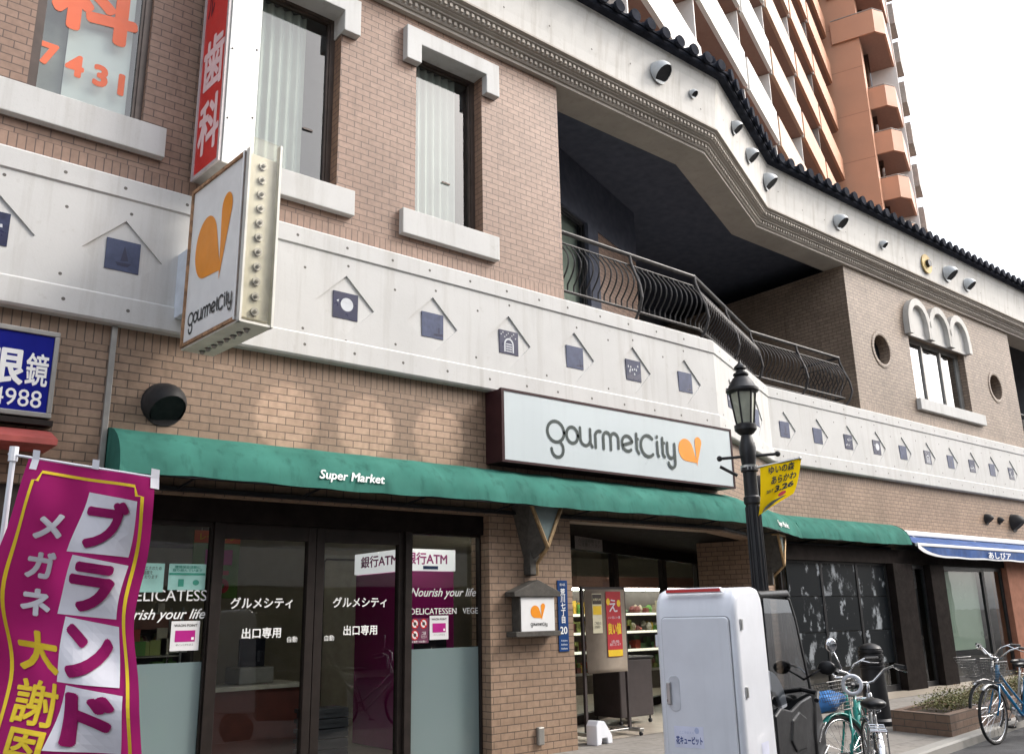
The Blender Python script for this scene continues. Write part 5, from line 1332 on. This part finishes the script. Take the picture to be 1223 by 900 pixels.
    m = MB(); m.prism([(-.48, .29), (-.42, .36), (.02, .35), (.06, .28), (.0, .21), (-.46, .30)], .02, Matrix(((1, 0, 0, 0), (0, 0, -1, -.045), (0, 1, 0, 0), (0, 0, 0, 1)))); B(m, 'chain_guard', fend if not dark else BLACKPL)
    m = MB()
    for s_ in (-1, 1): m.tube([rw + Vector((0, s_ * .07, 0)), rw + Vector((-.06, s_ * .13, -.28)), rw + Vector((-.09, s_ * .13, -.33))], .009, 6)
    m.tube([rw + Vector((-.09, -.13, -.325)), rw + Vector((-.09, .13, -.325))], .009, 6); B(m, 'stand', CHROME)
    if lock:
        m = MB(); m.tube([H + Vector((-.03, .13 + .075 * math.cos(2 * PI * k / 16), -.01 + .075 * math.sin(2 * PI * k / 16))) for k in range(16)], .016, 8, closed=True); B(m, 'ring_lock', WHITE2, smooth=True)
    return t
bicycle('silver city bicycle with round mirror and red rear reflector beside the trike', (7.19, -3.90, 0), R(32), SILVER, mirror=True, steer=R(12), basket=False, lock=True)
bicycle('teal bicycle with a blue bag in its wire basket next to the silver one', (8.30, -3.06, 0), R(203), TEAL, steer=R(-30), fend=TEAL)
bicycle('bright blue bicycle with dark basket at the planter corner', (12.27, -2.98, 0), R(171), BLUEBIKE, steer=R(6), fend=SILVER)
bicycle('silver bicycle standing behind the bright blue bicycle', (13.0, -2.62, 0), R(168), SILVER, basket=True)
bgm = MB(); pts = []
me = bpy.data.meshes.new('bag'); bm = bmesh.new(); bmesh.ops.create_icosphere(bm, subdivisions=4, radius=.15)
rb = random.Random(11)
for v in bm.verts:
    a = math.atan2(v.co.y, v.co.x); v.co.x *= 1.15; v.co.z *= .5; v.co *= 1 + .09 * math.sin(a * 5 + v.co.z * 24) + .07 * math.sin(v.co.x * 41 + v.co.y * 23); v.co.z += v.co.x * .25
bm.to_mesh(me); bm.free()
bg_ = thing('bag', 'crumpled blue bag lying in the teal bicycle basket', 'bag', (7.67, -3.17, .74))
bgm.mesh(me, Matrix.Translation((7.67, -3.17, .79))); bgm.build('bag_body', BLUEBAG, bg_, smooth=True)

# ------------------------------------------------------------------ bollard, planter
t = thing('bollard', 'black ribbed cast iron bollard behind the silver bicycle', 'bollard', (11.75, -1.35, .1))
pr = [(.20, 0), (.20, .06), (.17, .09), (.155, .5), (.15, .72)]
for k in range(5): pr += [(.162, .73 + k * .05), (.162, .755 + k * .05), (.145, .762 + k * .05), (.145, .775 + k * .05)]
pr += [(.15, .98), (.13, 1.01), (.07, 1.04), (.02, 1.05)]
MB().lathe((11.75, -1.35, .1), pr, 20).build('post', BLACK, t, auto=30)
pt = thing('planter', 'low brown brick planter along the kerb', 'planter', (13.5, -2.2, .1))
def py(x, b=0): return -2.585 + (x - 11.2) * .124 + b
m = MB()
def wallseg(x0, y0, x1, y1, th=.11):
    t_ = Vector((x1 - x0, y1 - y0)).normalized(); n_ = Vector((-t_.y, t_.x)) * th
    m.prism([(x0, y0), (x1, y1), (x1 + n_.x, y1 + n_.y), (x0 + n_.x, y0 + n_.y)], .25, Matrix.Translation((0, 0, .1)))
m.prism([(11.2, py(11.2)), (16.5, py(16.5)), (16.5, py(16.5) + .11), (11.31, py(11.31) + .11)], .25, Matrix.Translation((0, 0, .1)))
m.prism([(11.2, py(11.2)), (11.311, py(11.31) + .11), (11.44, -1.77), (11.33, -1.77)], .249, Matrix.Translation((0, 0, .1)))
m.prism([(11.44, -1.77), (11.44, -1.87), (16.5, -1.25), (16.5, -1.15)], .25, Matrix.Translation((0, 0, .1)))
m.build('brick_wall', BR_PLANT, pt)
m = MB(); m.quad((11.3, py(11.3) + .05, .30), (16.5, py(16.5) + .05, .30), (16.5, -1.2, .30), (11.4, -1.82, .30)); m.build('soil', SOIL, pt)
for nm, mt, cnt, seed in (('planter_shrubs', LEAF, 5200, 1), ('planter_shrubs', LEAF2, 1700, 2)):
    g = random.Random(seed); m = MB()
    clumps = [(g.uniform(11.75, 16.2), g.random()) for _ in range(26)]
    for _ in range(cnt):
        cx, cf = clumps[g.randrange(26)]; a = g.uniform(0, 2 * PI); rr2 = g.random() ** .5 * .28
        x = cx + rr2 * math.cos(a); yb = py(cx) + .26 + cf * .32; y = yb + rr2 * math.sin(a)
        if x < 11.6 or y < py(x) + .1 or y > -1.85 + (x - 11.44) * .122: continue
        hh_ = .30 + (.20 + .05 * cf) * math.sqrt(max(0, 1 - (rr2 / .3) ** 2)) * g.uniform(.35, 1.08); l = g.uniform(.022, .045)
        M = Matrix.Translation((x, y, hh_)) @ Matrix.Rotation(g.uniform(0, 2 * PI), 4, 'Z') @ Matrix.Rotation(g.uniform(-1.1, .6), 4, 'X')
        m.quad(M @ Vector((0, 0, 0)), M @ Vector((l * .35, l * .5, .004)), M @ Vector((0, l, 0)), M @ Vector((-l * .35, l * .5, .004)))
    tag(m.build(nm, mt), 'small yellow-green and reddish leaves massed in the brick planter', 'plants', None, 'stuff')

# ------------------------------------------------------------------ things at the entrance
nb_ = thing('notice_board', 'brown standing notice board on caster feet at the shop entrance', 'notice board', (8.5, .45, .1))
m = MB(); n = 20
for k in range(n):
    f0, f1 = k / n, (k + 1) / n
    cv = lambda z: .06 * max(0, (1.12 - z)) ** 2 * 6
    za, zb = .88 + 1.04 * f0, .88 + 1.04 * f1
    m.quad((8.13, .45 - cv(za) * .8, za), (8.86, .45, za), (8.86, .45, zb), (8.13, .45 - cv(zb) * .8, zb))
m.build('board', BOARDBR, nb_, smooth=True, solid=.012, merge=True)
m = MB(); m.box(8.09, 8.125, .46, .50, .18, 1.95); m.box(8.86, 8.895, .46, .50, .18, 1.95); m.box(8.126, 8.859, .47, .49, 1.92, 1.95); m.build('frame', CARTB, nb_)
m = MB(); m.box(8.05, 8.13, .28, .85, .15, .19); m.box(8.85, 8.93, .28, .85, .15, .19); m.box(8.13, 8.85, .47, .50, .155, .185); m.build('foot_rail', STEEL, nb_, bevel=.006)
for x, y in ((8.09, .30), (8.89, .30), (8.09, .82), (8.89, .82)):
    m = MB(); m.tube([(x - .012, y, .125), (x + .012, y, .125)], .025, 12); m.build('caster', BLACK, nb_)
def poster(label, x0, x1, z0, z1, y, mat, M=None):
    b = MB(); b.box(x0, x1, y - .003, y, z0, z1); o = b.build('poster', mat); return tag(o, label, 'poster')
p = poster('red sale poster with yellow characters on the brown notice board', 8.50, 8.775, 1.07, 1.89, .437, REDPOST)
b = MB(); b.box(8.505, 8.77, .431, .433, 1.075, 1.155); b.build('yellow_band', YELPOST, p)
text(p, YELPOST, F0(8.64, 1.42, .432), '良い値', W=.24, H=.15, bold=.04); text(p, CLOTHW, F0(8.63, 1.71, .432), 'え', H=.16, bold=.01); text(p, CLOTHW, F0(8.64, 1.56, .432), 'いい日いい値', W=.22, H=.035)
text(p, CLOTHW, F0(8.64, 1.24, .432), 'お買い得品\n毎日ございます', W=.2, H=.07)
for q, (x, z) in enumerate(((8.54, 1.76), (8.735, 1.74))):
    b = MB(); b.flat([(x + .035 * math.cos(PI * k / 6), z + .045 * math.sin(PI * k / 6)) for k in range(12)], F0(0, 0, .4325)); b.build('yellow_spot', YELPOST, p)
p = poster('narrow cream and yellow notice beside the red sale poster', 8.25, 8.42, 1.37, 1.865, .437, pm('cream_paper', (.62, .58, .42), .7))
b = MB(); b.box(8.255, 8.415, .431, .433, 1.73, 1.855); b.build('dark_band', NOTICE, p); b = MB(); b.box(8.26, 8.41, .431, .433, 1.60, 1.71); b.build('yellow_band', YELPOST, p)
text(p, pm('cream_letter', (.6, .55, .35), .6), F0(8.335, 1.79, .430), 'お知らせ', W=.14, bold=.02); text(p, NOTICE, F0(8.335, 1.47, .432), 'ご来店の\nお客様へ', W=.12, H=.09)
p = tag(MB().box(-.5, .5, -.0, .004, -.15, .15, frame(7.52, 1.07, TH, 0, .0) @ Matrix.Translation((2.2, 2.70, .05)) @ Matrix.Rotation(-PI / 2, 4, 'X')).build('poster', pm('grey_notice', (.20, .18, .17), .6)), 'small dim notice with red heading above the entrance glass', 'poster')
EGN = frame(7.52, 1.07, TH)
b = MB(); b.flat([(1.72, 2.78), (2.68, 2.78), (2.68, 2.84), (1.72, 2.84)], EGN, .0565); b.build('red_heading', REDPOST, p); text(p, NOTICE, EGN @ Matrix.Translation((2.2, 2.66, .0565)), '入口は右側です\nご注意ください', W=.8, H=.12)
wt = thing('sign_weight', 'small white plastic weight on the floor by the brick pillar', 'weight', (7.95, .25, .1))
m = MB(); m.prism([(-.15, 0), (-.06, 0), (-.04, .07), (.06, .07), (.08, 0), (.17, 0), (.17, .09), (.02, .26), (-.10, .28), (-.15, .22)], .16, frame(7.97, .22, R(10), .1)); m.build('weight_body', WHITE2, wt, bevel=.012, segs=3)
ct = thing('basket_cart', 'dark shopping basket cart standing in the shop entrance', 'cart', (9.7, 1.6, .1))
m = MB(); m.box(9.42, 10.1, 1.15, 1.7, .2, .98); m.build('cart_body', CARTB, ct, bevel=.02); m = MB(); m.box(9.40, 10.12, 1.13, 1.72, .981, 1.01); m.build('cart_top', BLACK, ct, bevel=.006)
for x, y in ((9.46, 1.2), (10.06, 1.2), (9.46, 1.66), (10.06, 1.66)):
    m = MB(); m.tube([(x, y, .2), (x, y, .14)], .012, 6); m.tube([(x - .015, y, .128), (x + .015, y, .128)], .028, 12); m.build('caster', RUBBER, ct)
# posters on the storefront glass
def gposter(label, x0, x1, z0, z1, mat): return poster(label, x0, x1, z0, z1, .15 - .002 + .035, mat)
p = gposter('pale teal notice with a green emblem on the glass beside the banner', 2.74, 3.075, 1.89, 2.12, TEALPOST)
b = MB(); b.box(2.745, 3.07, .1775, .179, 2.02, 2.04); b.build('green_rule', pm('teal_ink', (.03, .25, .18), .6), p); text(p, pm('teal_ink', (.03, .25, .18), .6), F0(2.908, 2.078, .1785), '環境保全活動に\n取り組んでいます', W=.27, H=.055, bold=.01)
b = MB(); b.box(2.83, 2.88, .1775, .179, 1.92, 1.985); b.flat([(2.99 + .03 * math.cos(PI * k / 6), 1.955 + .025 * math.sin(PI * k / 6)) for k in range(12)], F0(0, 0, .1785)); b.build('emblem', pm('teal_ink', (.03, .25, .18), .6), p)
p = gposter('pale teal notice half hidden behind the magenta banner edge', 2.36, 2.70, 1.87, 2.12, TEALPOST)
text(p, NOTICE, F0(2.53, 2.04, .1785), '当店では省エネのため\n店内温度を\n調節しております', W=.29, H=.11)
def card(label, x0, x1, z0, z1):
    p = gposter(label, x0, x1, z0, z1, WHITE); w_ = x1 - x0; h_ = z1 - z0
    b = MB(); b.box(x0 + .15 * w_, x1 - .15 * w_, .1775, .179, z0 + .30 * h_, z0 + .68 * h_); b.build('purple_card', PURPLE, p)
    b = MB(); b.box(x1 - .28 * w_, x1 - .19 * w_, .1765, .1775, z0 + .36 * h_, z0 + .45 * h_); b.build('card_mark', WLET, p)
    text(p, NOTICE, F0((x0 + x1) / 2, z1 - .15 * h_, .1785), 'WAON POINT', W=w_ * .8, bold=.01); text(p, NOTICE, F0((x0 + x1) / 2, z0 + .2 * h_, .1785), 'ポイントがたまる', W=w_ * .6)
card('white point card sticker on the glass by the banner', 2.80, 3.055, 1.365, 1.62); card('white point card sticker right of the round prohibition signs', 5.555, 5.80, 1.375, 1.625)
p = gposter('small dark sticker with three round red prohibition signs', 5.315, 5.54, 1.345, 1.60, pm('dark_sticker', (.12, .02, .06), .5))
for x, z, ch in ((5.365, 1.545, '缶'), (5.475, 1.545, '犬'), (5.365, 1.43, '煙')):
    b = MB(); b.flat([(x + .047 * math.cos(PI * k / 10), z + .052 * math.sin(PI * k / 10)) for k in range(20)], F0(0, 0, .1785)); o = b.build('prohibition_sign', WHITE, p)
    b = MB()
    for k in range(20):
        a, c = 2 * PI * k / 20, 2 * PI * (k + 1) / 20
        b.flat([(x + .047 * math.cos(a), z + .052 * math.sin(a)), (x + .047 * math.cos(c), z + .052 * math.sin(c)), (x + .036 * math.cos(c), z + .04 * math.sin(c)), (x + .036 * math.cos(a), z + .04 * math.sin(a))], F0(0, 0, .1775))
    b.flat([(x - .03, z + .024), (x - .022, z + .034), (x + .03, z - .024), (x + .022, z - .034)], F0(0, 0, .1777)); b.build('red_ring', REDREF, o)
    b = MB(); b.sphere((x, .178, z), .02, 8, (1, .05, 1)); b.build('pictogram', NOTICE, o)
text(p, WLET, F0(5.48, 1.43, .178), 'ご遠慮\nください', W=.07, H=.07); text(p, WLET, F0(5.42, 1.362, .178), 'お客様へのお願い', W=.18)

# ------------------------------------------------------------------ inside the store
at_ = thing('cash_machine', 'tall purple bank machine with white ATM heading inside the glass', 'cash machine', (6.3, 1.7, .1))
m = MB(); m.box(5.95, 6.68, 1.3, 2.5, .105, 2.165); m.build('cabinet', PURPLE, at_, bevel=.015)
m = MB(); m.box(5.94, 6.69, 1.285, 2.52, 2.168, 2.43); m.build('heading', pm('lit_heading', (.75, .74, .76), .5, var=.02, emit=.55), at_)
text(at_, PURPLE, F0(6.25, 2.315, 1.28), '銀行ATM', W=.62, H=.15, bold=.025)
SIDE = Matrix(((0, 0, -1, 5.935), (-1, 0, 0, 1.9), (0, 1, 0, 2.315), (0, 0, 0, 1))); text(at_, PURPLE, SIDE, '銀行ATM', W=.9, H=.15, bold=.025)
b = MB(); b.box(6.2, 6.42, 1.278, 1.284, 2.185, 2.225); b.build('logo_strip', NAVYPL, at_); b = MB(); b.box(6.08, 6.55, 1.285, 1.299, 1.05, 1.45); b.build('screen', pm('dark_screen', (.02, .02, .03), .1), at_)
co = thing('counter', 'dark red checkout counter with pale top behind the glass door', 'counter', (3.6, 1.9, .1))
m = MB(); m.box(2.3, 4.7, 1.45, 2.1, .105, .90); m.build('counter_body', BROWNCT, co); m = MB(); m.box(2.25, 4.75, 1.40, 2.15, .902, .945); m.build('counter_top', pm('counter_top', (.50, .46, .40), .3), co, bevel=.006)
rg = thing('cash_register', 'grey cash register on the checkout counter', 'cash register', (4.2, 1.8, .95))
m = MB(); m.box(4.05, 4.45, 1.6, 2.0, .947, 1.12); m.build('register_body', pm('register_grey', (.25, .24, .22), .5), rg, bevel=.015); m = MB(); m.box(4.1, 4.4, 1.75, 1.79, 1.121, 1.42); m.build('screen', pm('dark_screen', (.02, .02, .03), .1), rg, bevel=.01)
hp = thing('hanging_sign', 'green and orange hanging price sign with a red 5 inside the store', 'sign', (3.65, 1.5, 2.2))
m = MB(); m.box(3.42, 3.93, 1.5, 1.515, 1.85, 2.56); m.build('green_panel', pm('sign_green', (.10, .20, .03), .6), hp); m = MB(); m.box(3.42, 3.93, 1.492, 1.499, 2.43, 2.56); m.build('orange_panel', ORANGE2, hp)
text(hp, REDPOST, F0(3.76, 2.02, 1.495), '5', H=.24, bold=.03); text(hp, YELPOST, F0(3.68, 2.495, 1.49), 'レーヤップ', W=.4, bold=.02)
m = MB(); m.box(3.55, 3.85, 1.492, 1.499, 2.2, 2.36); m.build('dark_panel', PURPLE, hp); m = MB(); m.tube([(3.5, 1.507, 2.56), (3.5, 1.507, 2.9)], .004, 4); m.tube([(3.85, 1.507, 2.56), (3.85, 1.507, 2.9)], .004, 4); m.build('wire', STEEL, hp)
ga2 = random.Random(9)
GOODS = [pm('goods_%d' % i, c, .5) for i, c in enumerate(((.10, .25, .05), (.30, .34, .10), (.42, .06, .03), (.45, .40, .30), (.55, .35, .05), (.06, .15, .06), (.5, .48, .42), (.18, .05, .05)))]
def display_case(x0, x1, y, label, grp, lit=True, z1=2.35, tilt=False):
    t = thing('display_case', label, 'display case', ((x0 + x1) / 2, y, .1))
    t['group'] = grp
    m = MB(); m.box(x0, x1, y + .5, y + .56, .105, z1); m.box(x0, x1, y, y + .55, .105, .45); m.box(x0 - .04, x0, y, y + .56, .105, z1); m.box(x1, x1 + .04, y, y + .56, .105, z1); m.build('case_body', pm('case_dark', (.10, .085, .08), .5), t)
    m = MB(); m.box(x0, x1, y - .02, y + .5, z1 - .22, z1); m.build('case_header', pm('case_header', (.20, .09, .07), .5), t)
    for k, z in enumerate((.46, .86, 1.22, 1.58)):
        m = MB(); m.box(x0, x1, y + .02 + .07 * k, y + .5, z, z + .03); sh = m.build('shelf', pm('shelf_pale', (.5, .48, .4), .5), t)
        m = MB(); m.box(x0, x1, y + .005 + .07 * k, y + .018 + .07 * k, z - .01, z + .04); m.build('price_rail', RAILGLOW if lit and k in (1, 2, 3) else WHITE, sh)
        for mi in range(8):
            m = MB(); x = x0 + .03
            while x < x1 - .1:
                w_ = ga2.uniform(.08, .2)
                if ga2.randrange(8) == mi or ga2.random() < .05:
                    for r_ in range(2):
                        hh_ = ga2.uniform(.10, .27)
                        if ga2.random() < .5: m.sphere((x + w_ / 2, y + .14 + .07 * k + .14 * r_, z + .03 + hh_ * .4), w_ * .5, 8, (1, .8, hh_ / w_ * .8))
                        else: m.box(x, x + w_ * .8, y + .08 + .07 * k + .16 * r_, y + .2 + .07 * k + .16 * r_, z + .032, z + .03 + hh_)
                x += w_ + .01
            if m.v: struct(m.build('goods', GOODS[mi], t), 'stuff')
    if lit:
        m = MB(); m.box(x0, x1, y + .06, y + .12, z1 - .27, z1 - .225); m.build('lit_tube', TUBE, t)
display_case(10.6, 13.4, 5.2, 'lit vegetable display case behind the first entrance pane', 'lit display cases in the store'); display_case(13.5, 16.6, 5.2, 'lit display case with red packs behind the second entrance pane', 'lit display cases in the store')
display_case(2.0, 4.6, 4.6, 'unlit goods shelf behind the checkout counter', 'store shelves', lit=False, z1=1.75)
lk = thing('store_locker', 'tall pale cabinet with dark rounded frame deep inside the store', 'cabinet', (7.1, 5.0, .1))
m = MB(); m.box(6.7, 7.5, 5.0, 5.5, .105, 2.62); m.build('cabinet_body', pm('cabinet_pale', (.48, .46, .38), .5), lk, bevel=.02)
m = MB(); m.tube([(6.78, 4.99, .3), (6.78, 4.99, 2.5), (6.82, 4.99, 2.54), (7.38, 4.99, 2.54), (7.42, 4.99, 2.5), (7.42, 4.99, .3)], .016, 6); m.build('door_frame', NOTICE, lk)
bk = thing('basket_stack', 'stack of dark shopping baskets on the floor behind the left glass door', 'baskets', (4.55, 1.0, .1))
for k in range(6):
    m = MB(); z = .11 + .1 * k
    m.prism([(-.22, -.15), (.22, -.15), (.25, .17), (-.25, .17)], .04, Matrix.Translation((4.75, 1.0, z + .05))); m.box(4.52, 4.98, .86, 1.15, z, z + .05); m.build('basket', pm('basket_dark', (.05, .05, .06), .5), bk)
wr = thing('wire_rack', 'wire rack of small packets behind the notices on the glass', 'rack', (2.7, 1.1, .1))
m = MB()
for x in (2.25, 3.15):
    for y in (.9, 1.25): m.tube([(x, y, .105), (x, y, 1.75)], .012, 6)
for z in (.5, .9, 1.3, 1.7):
    for y in (.9, 1.02, 1.14, 1.25): m.tube([(2.25, y, z), (3.15, y, z)], .006, 5)
m.build('rack_frame', STEEL, wr)
for mi in range(6):
    m = MB()
    for z in (.51, .91, 1.31):
        for _ in range(3):
            x = ga2.uniform(2.28, 3.0); m.box(x, x + .1, .93 + .03 * mi, .96 + .03 * mi, z, z + ga2.uniform(.12, .26))
    struct(m.build('packets', GOODS[mi], wr), 'stuff')
bc_ = thing('beam_fitting', 'long dark bulkhead hanging under the store ceiling near the glass', 'bulkhead', (4, 2, 2.6))
m = MB(); m.box(1.5, 3.9, 2.2, 2.6, 2.45, 2.89); m.build('bulkhead_body', pm('bulkhead', (.12, .11, .10), .8), bc_)
tl = 0
for x, y, nm in ((3.0, 2.6, 'ceiling tube lamp above the checkout counter'), (6.0, .85, 'ceiling tube lamp added to light the purple machine'), (9.8, 4.2, 'ceiling tube lamp between the counter and the display cases'), (13.2, 4.0, 'ceiling tube lamp over the display cases')):  # the lamp by the purple machine is added to brighten its front
    t = thing('ceiling_lamp', nm, 'lamp', (x, y, 2.9)); t['group'] = 'ceiling tube lamps in the store'
    m = MB(); m.box(x - .65, x + .65, y - .09, y + .09, 2.83, 2.897); m.build('housing', WHITE, t); m = MB(); m.tube([(x - .6, y, 2.812), (x + .6, y, 2.812)], .017, 8); m.build('tube', TUBE, t)

# ------------------------------------------------------------------ apartment tower behind
tw = thing('apartment_tower', 'tall orange tiled apartment tower with white and orange balcony fronts behind the roof', 'building', (44.3, 15.1, 0), R(20.7))
TB = lambda mb, n_, mt, par=tw, **k: mb.build(n_, mt, par, local=True, **k)
bounds = [.35, 7.1, 12.4, 18.0, 22.4, 27.8, 33.2, 38.6]
zb0 = 15.75 - 2 * 3.13
TZ1 = 47
T_MIX = pm('tower_cream_tile', (.52, .34, .235), .5, var=.06)
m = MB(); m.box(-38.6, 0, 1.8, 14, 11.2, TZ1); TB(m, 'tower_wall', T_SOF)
for k in range(12):
    z = zb0 + 3.13 * k
    if z < 12.0: continue
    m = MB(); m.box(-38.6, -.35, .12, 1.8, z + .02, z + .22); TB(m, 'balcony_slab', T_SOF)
    for i in range(7):
        s0, s1 = bounds[i], bounds[i + 1]
        mt = T_WH if i >= 3 else (T_OR if i < 2 else T_MIX)
        m = MB(); m.box(-s1 + .16, -s0 - .16, 0, .14, z, z + 1.30); f_ = TB(m, 'balcony_front', mt)
        m = MB(); m.box(-s1 + .02, -s1 + .155, .06, .14, z - 0, z + 1.28); TB(m, 'joint_strip', T_GR, f_)
        m = MB(); m.box(-s1 - .03, -s1 + .03, .16, 1.0, z + .22, z + 3.12); TB(m, 'screen_panel', T_WH if i >= 1 else T_GR)
        m = MB(); m.box(-s1 - .05, -s1 + .05, 1.0, 1.06, z + .22, z + 3.12); m.tube([(-s1 + .22, .35, z + .2), (-s1 + .22, .35, z + 3.14)], .05, 6); TB(m, 'downpipe', T_GR)
        m = MB(); m.box(-s1 + 1.0, -s0 - 1.6, 1.77, 1.795, z + .3, z + 2.4); TB(m, 'window', BLACKV)
m = MB(); m.box(0, 1.15, -1.7, 8, 0, TZ1); TB(m, 'stair_pier', T_OR)
m = MB()
for k in range(8):
    z = 14.6 + 3.13 * k * .94; m.box(-.004, .4, -1.704, .1, z, z + .03)
TB(m, 'joint_line', pm('tower_joint', (.36, .17, .10), .6))
m = MB(); m.box(1.15, 12, -1.3, 8, 0, TZ1); TB(m, 'tower_wall', T_OR)
def corner_balcony(zb, x0, y0, h=1.35):
    poly = [(x0, y0), (x0, -2.62), (x0 + .62, -3.12), (6.0, -3.12), (6.0, y0)]
    m = MB(); n = len(poly); t_ = .12
    for (ax, ay), (bx_, by) in zip(poly[:4], poly[1:4]):
        d = Vector((bx_ - ax, by - ay)).normalized(); nn = Vector((-d.y, d.x)) * t_
        m.prism([(ax, ay), (bx_, by), (bx_ + nn.x, by + nn.y), (ax + nn.x, ay + nn.y)], h, Matrix.Translation((0, 0, zb)))
    o = TB(m, 'corner_balcony', T_OR)
    m = MB(); m.prism([(x0 + .02, y0), (x0 + .02, -2.6), (x0 + .64, -3.1), (5.98, -3.1), (5.98, y0)], .2, Matrix.Translation((0, 0, zb + .03))); TB(m, 'slab', T_SOF, o)
    m = MB(); m.tube([(x0 + .01, y0 - .05, zb + h + .06), (x0 + .01, -2.6, zb + h + .06), (x0 + .6, -3.08, zb + h + .06)], .035, 6); TB(m, 'hand_rail', T_GR, o)
for k in range(8):
    zb = 29.9 - 2.93 * k
    if zb > 10: corner_balcony(zb, 1.0, -1.3)
corner_balcony(34.15, -.15, -.2, 1.5); corner_balcony(37.3, -.15, -.2, 1.5); corner_balcony(40.4, -.15, -.2, 1.5)
m = MB(); m.box(2.0, 2.15, -1.9, -1.31, 12, TZ1); m.box(1.155, 1.9, -1.36, -1.305, 12, 34); TB(m, 'window', T_GL)
m = MB(); m.box(4.2, 4.4, -3.2, -1.3, 0, TZ1); TB(m, 'sunlit_edge', T_WH)  # white box puts the sunlit edge of the wall into colour
for k in range(12):
    z = 12.2 + 2.93 * k; m = MB(); m.box(6.3, 8.2, -3.42, -1.3, z, z + 1.5); TB(m, 'corner_balcony', T_GR)

# ------------------------------------------------------------------ houses across the street, seen in the window reflections
def opposite(x0, x1, y, h, label, stripes=False):
    t = thing('opposite_building', label, 'building', ((x0 + x1) / 2, y, 0))
    m = MB(); m.box(x0, x1, y - 8, y, 0, h); m.build('wall', OPPW, t)
    z = 3.4
    while z < h - 1.5:
        if stripes:
            m = MB(); m.box(x0, x1, y + .002, y + 1.0, z - .9, z + .15); m.build('balcony_front', WHITE, t)
        else:
            x = x0 + 1
            while x < x1 - 1.6:
                m = MB(); m.box(x, x + 1.5, y + .002, y + .05, z - .2, z + 1.2); m.build('window', OPPD, t); x += 2.6
        z += 2.9 if not stripes else 2.0
    m = MB(); m.box(x0 + .5, x1 - .5, y + .002, y + .05, .2, 2.6); m.build('shopfront', OPPD, t)
opposite(-30, -9.5, -15, 9, 'pale three storey building across the street'); opposite(-9, 24, -15, 12, 'white balcony building across the street', True); opposite(24.5, 34, -14.5, 9.5, 'pale narrow building across the street beside the white one'); opposite(34.5, 52, -14, 11, 'pale building across the street further along')
